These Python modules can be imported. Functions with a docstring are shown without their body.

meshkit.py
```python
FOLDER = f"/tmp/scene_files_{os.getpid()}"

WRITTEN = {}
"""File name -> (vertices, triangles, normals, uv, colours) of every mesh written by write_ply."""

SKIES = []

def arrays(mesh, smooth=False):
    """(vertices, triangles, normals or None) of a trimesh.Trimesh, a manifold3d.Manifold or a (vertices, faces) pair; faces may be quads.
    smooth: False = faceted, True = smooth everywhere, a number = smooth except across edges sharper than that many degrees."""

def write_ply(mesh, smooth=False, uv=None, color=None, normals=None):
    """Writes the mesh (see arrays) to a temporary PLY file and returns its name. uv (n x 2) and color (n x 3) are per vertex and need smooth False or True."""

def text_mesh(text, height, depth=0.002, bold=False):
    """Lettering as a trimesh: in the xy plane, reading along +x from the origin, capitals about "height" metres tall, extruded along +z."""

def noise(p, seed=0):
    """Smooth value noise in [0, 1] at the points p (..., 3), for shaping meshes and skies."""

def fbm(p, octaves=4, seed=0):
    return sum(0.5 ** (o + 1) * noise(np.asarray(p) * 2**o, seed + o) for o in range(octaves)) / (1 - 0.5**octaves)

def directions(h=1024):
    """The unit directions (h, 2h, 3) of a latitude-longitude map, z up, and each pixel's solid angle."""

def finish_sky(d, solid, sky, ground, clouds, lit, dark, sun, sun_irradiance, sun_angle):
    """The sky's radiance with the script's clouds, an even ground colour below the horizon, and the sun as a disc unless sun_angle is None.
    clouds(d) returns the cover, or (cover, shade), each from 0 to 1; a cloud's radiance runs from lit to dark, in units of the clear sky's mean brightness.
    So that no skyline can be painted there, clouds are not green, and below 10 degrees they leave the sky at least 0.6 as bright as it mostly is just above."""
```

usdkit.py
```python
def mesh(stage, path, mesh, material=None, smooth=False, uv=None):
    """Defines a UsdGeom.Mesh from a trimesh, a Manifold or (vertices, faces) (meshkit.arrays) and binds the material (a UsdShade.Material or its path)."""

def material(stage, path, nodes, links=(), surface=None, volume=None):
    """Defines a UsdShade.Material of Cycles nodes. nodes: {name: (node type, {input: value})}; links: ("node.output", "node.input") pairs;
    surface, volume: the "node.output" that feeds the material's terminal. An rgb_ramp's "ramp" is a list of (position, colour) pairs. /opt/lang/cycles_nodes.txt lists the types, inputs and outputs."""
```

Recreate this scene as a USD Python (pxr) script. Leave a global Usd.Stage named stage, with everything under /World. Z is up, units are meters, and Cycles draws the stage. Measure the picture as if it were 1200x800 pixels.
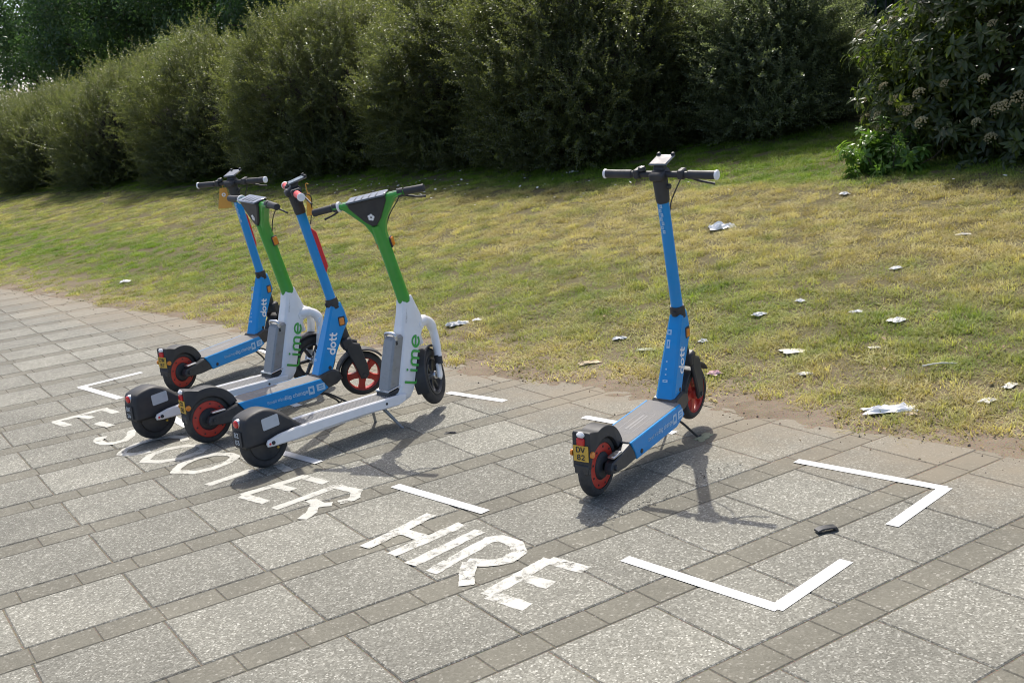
import math, numpy as np, trimesh, shapely
from shapely.geometry import Polygon, LineString, Point, box as sbox
from shapely.ops import unary_union
from pxr import Usd, UsdGeom, UsdLux, UsdShade, Gf, Sdf, Vt
import usdkit, meshkit

stage = Usd.Stage.CreateInMemory()
UsdGeom.SetStageUpAxis(stage, 'Z')
UsdGeom.Xform.Define(stage, '/World')
UsdGeom.Scope.Define(stage, '/World/Looks')
# ------------------------------------------------------------------ camera, sky, sun, exposure
CAM = np.array([-0.81221, -3.66921, 1.60901]); YAW, PITCH, ROLL, FPX = 0.579926, 0.215790, -0.0846796, 1266.746
EXPOSURE = 0.57
SUN_AZ, SUN_EL = math.radians(34.0), math.radians(56.0)
SUN_I, SKY_I = 0.80, 0.15
cy, sy = math.cos(YAW), math.sin(YAW)
FWD = np.array([sy*math.cos(PITCH), cy*math.cos(PITCH), -math.sin(PITCH)])
_r = np.array([cy, -sy, 0.0]); _u = np.cross(_r, FWD)
RGT = math.cos(ROLL)*_r + math.sin(ROLL)*_u; UPV = -math.sin(ROLL)*_r + math.cos(ROLL)*_u
cam = UsdGeom.Camera.Define(stage, '/World/camera')
m4 = np.eye(4); m4[0, :3], m4[1, :3], m4[2, :3], m4[3, :3] = RGT, UPV, -FWD, CAM
cam.AddTransformOp().Set(Gf.Matrix4d(*m4.ravel().tolist()))
cam.CreateHorizontalApertureAttr(36.0); cam.CreateVerticalApertureAttr(24.0); cam.CreateFocalLengthAttr(36.0*FPX/1200)
cam.CreateClippingRangeAttr(Gf.Vec2f(0.05, 2000)); cam.CreateExposureAttr(EXPOSURE)
SUND = np.array([math.sin(SUN_AZ)*math.cos(SUN_EL), math.cos(SUN_AZ)*math.cos(SUN_EL), math.sin(SUN_EL)])
sky = usdkit.material(stage, '/World/Looks/sky_look', {'s': ('sky_texture', {'sky_type': 'single_scattering', 'sun_disc': False, 'sun_elevation': SUN_EL, 'sun_rotation': SUN_AZ, 'aerosol_density': 3.0, 'air_density': 0.7}), 'b': ('background_shader', {'strength': SKY_I})}, [('s.color', 'b.color')], surface='b.background')
dome = UsdLux.DomeLight.Define(stage, '/World/sky'); UsdShade.MaterialBindingAPI.Apply(dome.GetPrim()).Bind(sky)
sun = UsdLux.DistantLight.Define(stage, '/World/sun'); sun.CreateNormalizeAttr(True); sun.CreateIntensityAttr(SUN_I); sun.CreateAngleAttr(0.53); sun.CreateColorAttr(Gf.Vec3f(1.0, 0.95, 0.86))
zx = SUND; xx = np.cross([0, 0, 1.0], zx); xx /= np.linalg.norm(xx); yy = np.cross(zx, xx)
s4 = np.eye(4); s4[0, :3], s4[1, :3], s4[2, :3] = xx, yy, zx
sun.AddTransformOp().Set(Gf.Matrix4d(*s4.ravel().tolist()))

# ------------------------------------------------------------------ names, tags
used = {}
def path_for(name, parent='/World'):
    k = used.get((parent, name), -1) + 1; used[(parent, name)] = k
    return f'{parent}/{name}' + (f'_{k:03d}' if k else '')
def data(prim, label=None, cat=None, group=None, kind=None):
    for k, v in (('label', label), ('category', cat), ('group', group), ('kind', kind)):
        if v: prim.SetCustomDataByKey(k, v)
    return prim
def P(o): return str(o.GetPath()) if hasattr(o, 'GetPath') else o
def thing(name, label, cat, group=None, M=None, kind=None):
    x = UsdGeom.Xform.Define(stage, path_for(name))
    if M is not None: x.AddTransformOp().Set(Gf.Matrix4d(*np.asarray(M).T.ravel().tolist()))
    return data(x.GetPrim(), label, cat, group, kind)
def part(name, mesh, mat, parent, smooth=40, label=None):
    p = usdkit.mesh(stage, path_for(name, P(parent)), mesh, mat, smooth=smooth).GetPrim()
    return data(p, label)
def group_part(name, parent, label=None): return data(UsdGeom.Xform.Define(stage, path_for(name, P(parent))).GetPrim(), label)
def solo(name, mesh, mat, label, cat, group=None, smooth=40, kind=None):
    return data(usdkit.mesh(stage, path_for(name), mesh, mat, smooth=smooth).GetPrim(), label, cat, group, kind)
def T(x, y, z=0, rz=0.0):
    M = np.eye(4); M[:2, :2] = [[math.cos(rz), -math.sin(rz)], [math.sin(rz), math.cos(rz)]]; M[:3, 3] = (x, y, z); return M

# ------------------------------------------------------------------ mesh helpers
cat_ = trimesh.util.concatenate
def V(*a): return np.array(a, float)
def rbox(x0, x1, y0, y1, z0, z1, b=0.003):
    b = min(b, (x1-x0)/2.1, (y1-y0)/2.1, (z1-z0)/2.1); pts = []
    for x, sx in ((x0, 1), (x1, -1)):
        for y, sy_ in ((y0, 1), (y1, -1)):
            for z, sz in ((z0, 1), (z1, -1)):
                pts += [(x+sx*b, y+sy_*b, z), (x+sx*b, y, z+sz*b), (x, y+sy_*b, z+sz*b)]
    return trimesh.convex.convex_hull(np.array(pts))
def inset(p, b):
    p = np.asarray(p, float); n = len(p); out = []
    for i in range(n):
        a, c, d = p[i-1], p[i], p[(i+1) % n]
        e1 = (c-a)/np.linalg.norm(c-a); e2 = (d-c)/np.linalg.norm(d-c)
        n1, n2 = V(-e1[1], e1[0]), V(-e2[1], e2[0]); k = n1+n2; L = k@k
        out.append(c + k*(2*b/max(L, 0.6)))
    return np.array(out)
def prism(poly, y0, y1, b=0.004, taper=None):
    """Polygon in (x, z), counter-clockwise, extruded along y with chamfered rims; taper(u, v) scales y."""
    p = np.asarray(poly, float)
    if Polygon(p).exterior.is_ccw is False: p = p[::-1]
    q = inset(p, b); n = len(p)
    rings = [(q, y0), (p, y0+b), (p, y1-b), (q, y1)]
    v = np.vstack([np.c_[r[:, 0], np.full(n, y), r[:, 1]] for r, y in rings]); f = []
    for k in range(3):
        for i in range(n):
            j = (i+1) % n; a, c = k*n+i, k*n+j
            f += [(a, a+n, c), (c, a+n, c+n)]
    cv, cf = trimesh.creation.triangulate_polygon(Polygon(q), engine='earcut')
    idx = [int(np.argmin(((q-w)**2).sum(1))) for w in cv]
    A, B, C = q[idx[cf[0][0]]], q[idx[cf[0][1]]], q[idx[cf[0][2]]]
    for t in cf:
        t = [idx[i] for i in t]; A, B, C = q[t[0]], q[t[1]], q[t[2]]
        if (B-A)[0]*(C-A)[1]-(B-A)[1]*(C-A)[0] < 0: t = t[::-1]
        f.append(tuple(t)); f.append(tuple(i+3*n for i in t[::-1]))
    if taper: v[:, 1] *= np.array([taper(x, z) for x, z in v[:, [0, 2]]])
    m = trimesh.Trimesh(v, np.array(f), process=False); m.fix_normals(); return m
def spline(pts, n=8):
    p = np.asarray(pts, float); e = np.vstack([2*p[0]-p[1], p, 2*p[-1]-p[-2]]); out = []
    for i in range(1, len(e)-2):
        for t in np.linspace(0, 1, n, endpoint=False):
            a, b, c, d = e[i-1:i+3]; out.append(.5*((2*b)+(c-a)*t+(2*a-5*b+4*c-d)*t*t+(-a+3*b-3*c+d)*t**3))
    out.append(p[-1]); return np.array(out)
def tube(pts, r, sides=12, cap=True):
    p = np.asarray(pts, float); n = len(p); r = np.broadcast_to(np.asarray(r, float), (n,))
    t = np.gradient(p, axis=0); t /= np.linalg.norm(t, axis=1, keepdims=True)+1e-12
    a = np.cross(t[0], [0, 0, 1.0] if abs(t[0][2]) < .9 else [1.0, 0, 0]); a /= np.linalg.norm(a); A = []
    for k in range(n):
        a = a-t[k]*(a@t[k]); a /= np.linalg.norm(a); A.append(a)
    A = np.array(A); B = np.cross(t, A); ang = np.arange(sides)*2*np.pi/sides
    v = (p[:, None]+r[:, None, None]*(np.cos(ang)[None, :, None]*A[:, None]+np.sin(ang)[None, :, None]*B[:, None])).reshape(-1, 3)
    f = []
    for i in range(n-1):
        for j in range(sides):
            q0, q1 = i*sides+j, i*sides+(j+1) % sides; f += [(q0, q1, q1+sides), (q0, q1+sides, q0+sides)]
    if cap:
        v = np.vstack([v, p[0], p[-1]]); c0, c1 = len(v)-2, len(v)-1
        for j in range(sides): f += [(c0, (j+1) % sides, j), (c1, (n-1)*sides+j, (n-1)*sides+(j+1) % sides)]
    return trimesh.Trimesh(v, np.array(f), process=False)
def lathe(prof, c=(0, 0, 0), sides=40):
    """Closed profile of (radius, y) turned about the y axis through c."""
    pr = np.asarray(prof, float); n = len(pr); ang = np.arange(sides)*2*np.pi/sides
    v = np.stack([np.outer(np.cos(ang), pr[:, 0]), np.tile(pr[:, 1], (sides, 1)), np.outer(np.sin(ang), pr[:, 0])], -1).reshape(-1, 3)+np.asarray(c)
    f = []
    for i in range(sides):
        for j in range(n):
            a, b = i*n+j, i*n+(j+1) % n; c2, d = ((i+1) % sides)*n+j, ((i+1) % sides)*n+(j+1) % n
            f += [(a, b, d), (a, d, c2)]
    m = trimesh.Trimesh(v, np.array(f), process=False); m.fix_normals(); return m
def cyl(c, axis, r, h, sides=20, b=0.002):
    ax = np.asarray(axis, float); ax /= np.linalg.norm(ax); c = np.asarray(c, float)
    return tube([c-ax*h/2, c-ax*(h/2-b*.2), c-ax*(h/2-b), c+ax*(h/2-b), c+ax*(h/2-b*.2), c+ax*h/2], [r-b, r-b*.4, r, r, r-b*.4, r-b], sides)
def place(m, o, xd, yd, zd=None):
    xd, yd = V(*xd)/np.linalg.norm(xd), V(*yd)/np.linalg.norm(yd); zd = np.cross(xd, yd)
    M = np.eye(4); M[:3, 0], M[:3, 1], M[:3, 2], M[:3, 3] = xd, yd, zd, o
    m = m.copy(); m.apply_transform(M); return m
def flat(shape, h=0.0012):
    gs = getattr(shape, 'geoms', [shape]); return cat_([trimesh.creation.extrude_polygon(g, h, engine='earcut') for g in gs if g.area > 1e-9])
def strokes(lines, w, cap=1): return unary_union([LineString(l).buffer(w/2, cap_style=cap, join_style=1) for l in lines])
def arc(cx, cy_, r, a0, a1, n=14, ry=None): return [(cx+r*math.cos(math.radians(a)), cy_+(ry or r)*math.sin(math.radians(a))) for a in np.linspace(a0, a1, n)]
def letters_dott():
    sh, x = [], 0
    for ch in 'dott':
        if ch == 'd': ls = [arc(x+.28, .28, .28, 0, 360, 28), [(x+.56, .0), (x+.56, .95)]]; x += .78
        elif ch == 'o': ls = [arc(x+.28, .28, .28, 0, 360, 28)]; x += .76
        else: ls = [[(x+.12, .82), (x+.12, .2), (x+.2, .04), (x+.34, .0)], [(x, .55), (x+.34, .55)]]; x += .5
        sh.append(strokes(ls, .19))
    return shapely.affinity.translate(unary_union(sh), -x/2, 0), x
def letters_lime():
    ls = [[(0, 1.0), (0, .14), (.1, .0), (.42, .0)], [(.68, 0), (.68, .6)], [(.68, .9), (.68, .92)],
          [(.98, 0), (.98, .4)]+arc(1.17, .41, .19, 180, 0)+[(1.36, 0)], [(1.36, .4)]+arc(1.55, .41, .19, 180, 0)+[(1.74, 0)],
          [(2.0, .31), (2.56, .31)]+arc(2.28, .31, .29, 0, 318, 24)]
    return shapely.affinity.translate(strokes(ls, .135), -1.28, 0), 2.7

# ------------------------------------------------------------------ materials
def L(n): return '/World/Looks/'+n
def mat(name, col, rough=.5, metal=0, var=.12, scale=25, bump=0, bscale=150, coat=0, spec=.5, dust=0):
    c = np.array(col, float)
    n = {'tc': ('texture_coordinate', {}), 'n': ('noise_texture', {'scale': scale, 'detail': 5, 'roughness': .6}), 'r': ('rgb_ramp', {'ramp': [(0.25, tuple(c*(1-var))), (0.75, tuple(np.minimum(c*(1+var), .95)))]}),
         'p': ('principled_bsdf', {'roughness': rough, 'metallic': metal, 'coat_weight': coat, 'specular_ior_level': spec}), 'rr': ('map_range', {'from_min': .3, 'from_max': .7, 'to_min': max(rough-.08, .03), 'to_max': min(rough+.1, 1)})}
    l = [('tc.object', 'n.vector'), ('n.fac', 'r.fac'), ('n.fac', 'rr.value'), ('rr.result', 'p.roughness')]
    src = 'r.color'
    if dust:
        n |= {'dn': ('noise_texture', {'scale': 9, 'detail': 7, 'roughness': .7}), 'dr': ('map_range', {'from_min': .42, 'from_max': .78, 'to_min': 0, 'to_max': dust}), 'dm': ('mix', {'color2': (.30, .26, .20)})}
        l += [('tc.object', 'dn.vector'), ('dn.fac', 'dr.value'), ('dr.result', 'dm.fac'), ('r.color', 'dm.color1')]; src = 'dm.color'
    l.append((src, 'p.base_color'))
    if bump:
        n |= {'bn': ('noise_texture', {'scale': bscale, 'detail': 3}), 'b': ('bump', {'strength': bump, 'distance': .002})}
        l += [('tc.object', 'bn.vector'), ('bn.fac', 'b.height'), ('b.normal', 'p.normal')]
    return usdkit.material(stage, L(name), n, l, surface='p.BSDF')
E0 = V(3.41, -1.16); ED = V(-0.1827766, 0.98315447); EN = V(0.98315447, 0.1827766)     # verge line, its direction, its normal up the bank
def stone(name, ramp, mortar, cell, bump, stain, rnd=.10, mort_w=.09):
    """Aggregate surface: pebbles of uneven tone in a binder, stains, sand blown over it near the verge."""
    n = {'g': ('geometry', {}), 'v': ('voronoi_texture', {'scale': cell, 'feature': 'f1'}), 've': ('voronoi_texture', {'scale': cell, 'feature': 'distance_to_edge'}), 's': ('separate_color', {}), 'r': ('rgb_ramp', {'ramp': ramp}),
         'e': ('map_range', {'from_min': 0, 'from_max': mort_w, 'to_min': 1, 'to_max': 0}), 'm': ('mix', {'color2': mortar}), 'oi': ('object_info', {}), 'ov': ('map_range', {'from_min': 0, 'from_max': 1, 'to_min': 1-rnd, 'to_max': 1+rnd}),
         'n1': ('noise_texture', {'scale': 1.7, 'detail': 6, 'roughness': .62}), 'n1r': ('map_range', {'from_min': .3, 'from_max': .7, 'to_min': 1-stain, 'to_max': 1+stain*.6}), 'mu': ('math', {'math_type': 'multiply'}),
         'vm': ('vector_math', {'math_type': 'scale'}), 'gv': ('voronoi_texture', {'scale': 2.6, 'feature': 'f1'}), 'gr': ('map_range', {'clamp': True, 'from_min': .030, 'from_max': .048, 'to_min': .66, 'to_max': 1}), 'gm': ('math', {'math_type': 'multiply'}),
         'sub': ('vector_math', {'math_type': 'subtract', 'vector2': (E0[0], E0[1], 0)}), 'dot': ('vector_math', {'math_type': 'dot_product', 'vector2': (EN[0], EN[1], 0)}), 'n2': ('noise_texture', {'scale': 2.6, 'detail': 7, 'roughness': .68}),
         'ma': ('math', {'math_type': 'multiply_add', 'value2': 1.6, 'value3': -.80}), 'ad': ('math', {'math_type': 'add'}), 'sd': ('map_range', {'clamp': True, 'from_min': -.95, 'from_max': -.08, 'to_min': 0, 'to_max': .93}), 'md': ('mix', {'color2': (.225, .190, .135)}),
         'p': ('principled_bsdf', {'roughness': .82, 'specular_ior_level': .35}), 'b': ('bump', {'strength': bump, 'distance': .003})}
    l = [('g.position', 'v.vector'), ('g.position', 've.vector'), ('v.color', 's.color'), ('s.r', 'r.fac'), ('ve.distance', 'e.value'), ('e.result', 'm.fac'), ('r.color', 'm.color1'), ('oi.random', 'ov.value'),
         ('g.position', 'n1.vector'), ('n1.fac', 'n1r.value'), ('ov.result', 'mu.value1'), ('n1r.result', 'mu.value2'), ('m.color', 'vm.vector1'), ('g.position', 'gv.vector'), ('gv.distance', 'gr.value'), ('mu.value', 'gm.value1'), ('gr.result', 'gm.value2'), ('gm.value', 'vm.scale'),
         ('g.position', 'sub.vector1'), ('sub.vector', 'dot.vector1'), ('g.position', 'n2.vector'), ('n2.fac', 'ma.value1'), ('ma.value', 'ad.value1'), ('dot.value', 'ad.value2'), ('ad.value', 'sd.value'), ('sd.result', 'md.fac'), ('vm.vector', 'md.color1'),
         ('md.color', 'p.base_color'), ('ve.distance', 'b.height'), ('b.normal', 'p.normal')]
    return usdkit.material(stage, L(name), n, l, surface='p.BSDF')
M_slab = stone('exposed_aggregate', [(0, (.130, .125, .102)), (.35, (.178, .173, .143)), (.68, (.230, .224, .187)), (.88, (.305, .297, .252)), (1, (.46, .45, .39))], (.188, .181, .148), 150, .32, .20, .14)
M_brick = stone('brown_setts', [(0, (.135, .127, .098)), (.5, (.158, .149, .116)), (.9, (.185, .174, .138)), (1, (.30, .285, .24))], (.152, .143, .111), 125, .25, .24, .05)
def ground_mat(name, ramp, scale, bump, turf=None):
    n = {'g': ('geometry', {}), 'n1': ('noise_texture', {'scale': scale, 'detail': 9, 'roughness': .72}), 'r': ('rgb_ramp', {'ramp': ramp}), 'n2': ('noise_texture', {'scale': 160, 'detail': 3}), 'm': ('mix', {'mix_type': 'overlay', 'fac': .55}), 'p': ('principled_bsdf', {'roughness': .95, 'specular_ior_level': .15}), 'b': ('bump', {'strength': bump, 'distance': .006})}
    l = []
    if turf:                                                                   # darker, rooty soil under the turf up the bank
        n |= {'vs': ('vector_math', {'math_type': 'subtract', 'vector2': (E0[0], E0[1], 0)}), 'vd': ('vector_math', {'math_type': 'dot_product', 'vector2': (EN[0], EN[1], 0)}), 'va': ('math', {'math_type': 'add'}), 'vr': ('map_range', {'from_min': .55, 'from_max': 1.25}), 'tm': ('mix', {'color2': turf})}
        l = [('g.position', 'vs.vector1'), ('vs.vector', 'vd.vector1'), ('vd.value', 'va.value1'), ('n1.fac', 'va.value2'), ('va.value', 'vr.value'), ('vr.result', 'tm.fac'), ('r.color', 'tm.color1')]
    return usdkit.material(stage, L(name), n, l+[('g.position', 'n1.vector'), ('n1.fac', 'r.fac'), ('g.position', 'n2.vector'), ('tm.color' if turf else 'r.color', 'm.color1'), ('n2.color', 'm.color2'), ('m.color', 'p.base_color'), ('n2.fac', 'b.height'), ('b.normal', 'p.normal')], surface='p.BSDF')
M_sand = ground_mat('sandy_joint', [(.3, (.12, .105, .078)), (.55, (.165, .143, .11)), (.7, (.14, .13, .085))], 3, .5)
M_soil = ground_mat('dry_soil', [(.25, (.13, .102, .068)), (.5, (.215, .172, .122)), (.75, (.26, .212, .155))], 2.2, .9, (.125, .108, .055))
def leaf(name, c0, c1, trans=.3, rough=.45, patch=None, spec=.5, c2=None, tcol=None):
    """Leaf look: tone varies per leaf and per plant, light passes through."""
    ramp = [(0, c0), (1, c1)] if c2 is None else [(0, c0), (.6, c1), (1, c2)]
    n = {'g': ('geometry', {}), 'r': ('rgb_ramp', {'ramp': ramp}), 'oi': ('object_info', {}), 'a': ('math', {'math_type': 'multiply_add', 'value2': .5, 'value3': 0}), 'a2': ('math', {'math_type': 'multiply_add', 'value2': .5}),
         'p': ('principled_bsdf', {'roughness': rough, 'specular_ior_level': spec}), 't': ('translucent_bsdf', {}), 'x': ('mix_closure', {'fac': trans}), 'h': ('mix', {'mix_type': 'multiply', 'fac': 1, 'color2': tcol or (1.2, 1.25, .55)})}
    l = [('oi.random', 'a.value1'), ('g.random_per_island', 'a2.value1'), ('a.value', 'a2.value3'), ('a2.value', 'r.fac')]
    col = 'r.color'
    if patch:
        if len(patch) > 4:
            n |= {'vs': ('vector_math', {'math_type': 'subtract', 'vector2': (E0[0], E0[1], 0)}), 'vd': ('vector_math', {'math_type': 'dot_product', 'vector2': (EN[0], EN[1], 0)}), 'vk': ('map_range', {'from_min': 0.0, 'from_max': 6.0}), 'vr': ('rgb_ramp', {'ramp': [(q_, (g_, g_, g_)) for q_, g_ in ((0, .32), (.13, .20), (.24, .15), (.42, .33), (.70, .33), (.78, .06), (1, .0))]}), 'va': ('math', {'math_type': 'add'}), 'td': ('vector_math', {'math_type': 'dot_product', 'vector2': (ED[0], ED[1], 0)}), 'tk': ('map_range', {'clamp': True, 'from_min': 5, 'from_max': 11, 'to_min': 0, 'to_max': -.13}), 'ta': ('math', {'math_type': 'add'})}
            l += [('vs.vector', 'td.vector1'), ('td.value', 'tk.value'), ('tk.result', 'ta.value1'), ('vr.color', 'ta.value2'), ('ta.value', 'va.value1')]
            l += [('g.position', 'vs.vector1'), ('vs.vector', 'vd.vector1'), ('vd.value', 'vk.value'), ('vk.result', 'vr.fac'), ('pn.fac', 'va.value2'), ('va.value', 'pr.value')]
        n |= {'pn': ('noise_texture', {'scale': patch[0], 'detail': 9, 'roughness': .78}), 'pr': ('map_range', {'from_min': patch[1], 'from_max': patch[2], 'to_min': 0, 'to_max': 1}), 'pm': ('mix', {}), 'r2': ('rgb_ramp', {'ramp': patch[3]})}
        l += [('g.position', 'pn.vector'), *([] if len(patch) > 4 else [('pn.fac', 'pr.value')]), ('pr.result', 'pm.fac'), ('a2.value', 'r2.fac'), ('r.color', 'pm.color1'), ('r2.color', 'pm.color2')]; col = 'pm.color'
    l += [(col, 'p.base_color'), (col, 'h.color1'), ('h.color', 't.color'), ('p.BSDF', 'x.closure1'), ('t.BSDF', 'x.closure2')]
    return usdkit.material(stage, L(name), n, l, surface='x.closure')
M_grass = leaf('grass_blade', (.10, .19, .018), (.33, .44, .065), .45, .6, patch=(2.3, .50, .84, [(0, (.27, .225, .10)), (.5, (.58, .515, .26)), (1, (.86, .78, .50))], True), tcol=(1.5, 1.5, .8), spec=.25)
M_hedge = leaf('hedge_leaf', (.038, .048, .020), (.084, .096, .038), .45, .32, c2=(.18, .18, .078), tcol=(4.4, 4.4, 2.3), spec=.5)
M_hedge2 = leaf('grey_green_leaf', (.060, .075, .038), (.13, .148, .075), .45, .32, c2=(.23, .24, .13), tcol=(3.6, 3.8, 2.6))
M_tree = leaf('tree_leaf', (.044, .080, .036), (.080, .135, .058), .40, .38, tcol=(2.3, 2.6, 1.4))
M_pale = leaf('pale_leaf', (.16, .20, .10), (.36, .40, .24), .45, .5)
M_vib = leaf('viburnum_leaf', (.028, .046, .014), (.065, .088, .025), .42, .36, c2=(.14, .15, .045), tcol=(4, 4, 1.3))
M_flower = leaf('flower_head', (.27, .235, .12), (.46, .41, .23), .1, .9)
M_laurel = leaf('bright_leaf', (.085, .17, .032), (.23, .37, .085), .5, .28, spec=.6)
M_bark = mat('bark', (.055, .045, .035), .9, bump=.8, bscale=40, scale=6, var=.4)
M_twig = mat('twig', (.05, .038, .025), .85, var=.3)
M_deadleaf = leaf('dead_leaf', (.30, .21, .11), (.55, .45, .30), .3, .8)
M_daisy = mat('daisy_petals', (.8, .8, .76), .7)
M_rail = mat('railing_paint', (.012, .014, .015), .5)
# scooters
M_blue = mat('blue_paint', (.004, .225, .53), .36, var=.05, scale=6, coat=.1, spec=.35, dust=.10)
M_black = mat('black_plastic', (.018, .019, .021), .55, var=.25, scale=12, dust=.10)
M_rubber = mat('tyre_rubber', (.022, .022, .022), .8, var=.3, bump=.9, bscale=70, dust=.22)
M_dark = mat('dark_metal', (.035, .037, .04), .38, metal=.3, var=.2, dust=.15)
M_red = mat('red_rim', (.44, .028, .015), .4, var=.12, dust=.16)
M_redlens = mat('red_lens', (.50, .012, .012), .12, coat=.5, var=.05)
M_redplast = mat('red_plastic', (.55, .02, .03), .4, var=.06)
M_white = mat('white_plastic', (.74, .74, .73), .4, var=.04, dust=.10)
M_frame = mat('white_frame_paint', (.72, .72, .71), .3, var=.04, scale=5, coat=.3, dust=.15)
M_green = mat('green_paint', (.030, .245, .024), .32, var=.07, scale=6, coat=.3, dust=.08)
M_greentxt = mat('green_lettering', (.05, .32, .05), .45, var=.03)
M_grey = mat('grey_battery_case', (.24, .245, .245), .38, metal=.35, var=.08, dust=.12)
M_sticker = mat('pale_sticker', (.42, .45, .47), .35, var=.05)
M_silver = mat('bare_metal', (.62, .62, .62), .28, metal=1, var=.08)
M_grip = mat('grip_tape', (.19, .185, .18), .85, var=.14, scale=14, bump=.6, bscale=700, dust=.3)
M_gripink = mat('grip_tape_print', (.28, .275, .265), .85, var=.1, bump=.4, bscale=700, dust=.25)
M_plate = mat('yellow_plate', (.58, .36, .05), .4, var=.06)
M_amber = mat('amber_lens', (.60, .20, .02), .15, coat=.4, var=.08)
M_tag = mat('orange_tag', (.60, .29, .04), .5, var=.08)
M_redgrip = mat('red_grip', (.62, .06, .06), .55, var=.08)
M_print = mat('faded_print', (.36, .52, .66), .5, var=.08)
M_screen = mat('display_glass', (.05, .06, .065), .12, coat=.5, var=.1)
M_checker = mat('ribbed_mat', (.13, .13, .13), .7, var=.1, dust=.2)
M_checker2 = mat('mat_studs', (.24, .24, .235), .6, var=.1, dust=.2)
def worn(name, col, wear, scale):
    n = {'g': ('geometry', {}), 'n': ('noise_texture', {'scale': scale, 'detail': 11, 'roughness': .86}), 'r': ('map_range', {'clamp': True, 'from_min': wear-.035, 'from_max': wear+.05}), 'n2': ('noise_texture', {'scale': 7, 'detail': 5}), 'c': ('rgb_ramp', {'ramp': [(.3, tuple(np.array(col)*.86)), (.7, col)]}),
         'p': ('principled_bsdf', {'roughness': .7}), 't': ('transparent_bsdf', {}), 'x': ('mix_closure', {})}
    return usdkit.material(stage, L(name), n, [('g.position', 'n.vector'), ('n.fac', 'r.value'), ('r.result', 'x.fac'), ('g.position', 'n2.vector'), ('n2.fac', 'c.fac'), ('c.color', 'p.base_color'), ('t.BSDF', 'x.closure1'), ('p.BSDF', 'x.closure2')], surface='x.closure')
M_paint = worn('worn_white_paint', (.54, .53, .47), .44, 13); M_paint2 = worn('faded_white_paint', (.50, .49, .43), .425, 13)
M_tape = worn('white_tape', (.66, .665, .655), .30, 18)
M_paper = mat('white_paper', (.74, .72, .67), .6, var=.08)
M_poly = mat('white_plastic_bag', (.80, .79, .76), .45, var=.05)
M_card = mat('cream_card', (.66, .62, .52), .7, var=.08)
M_tan = mat('tan_wrapper', (.55, .43, .25), .6, var=.25, scale=30)
M_pink = mat('pink_wrapper', (.66, .42, .42), .5, var=.3, scale=40)
M_greenish = mat('dull_green_wrapper', (.26, .28, .18), .6, var=.25, scale=30)

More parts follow.
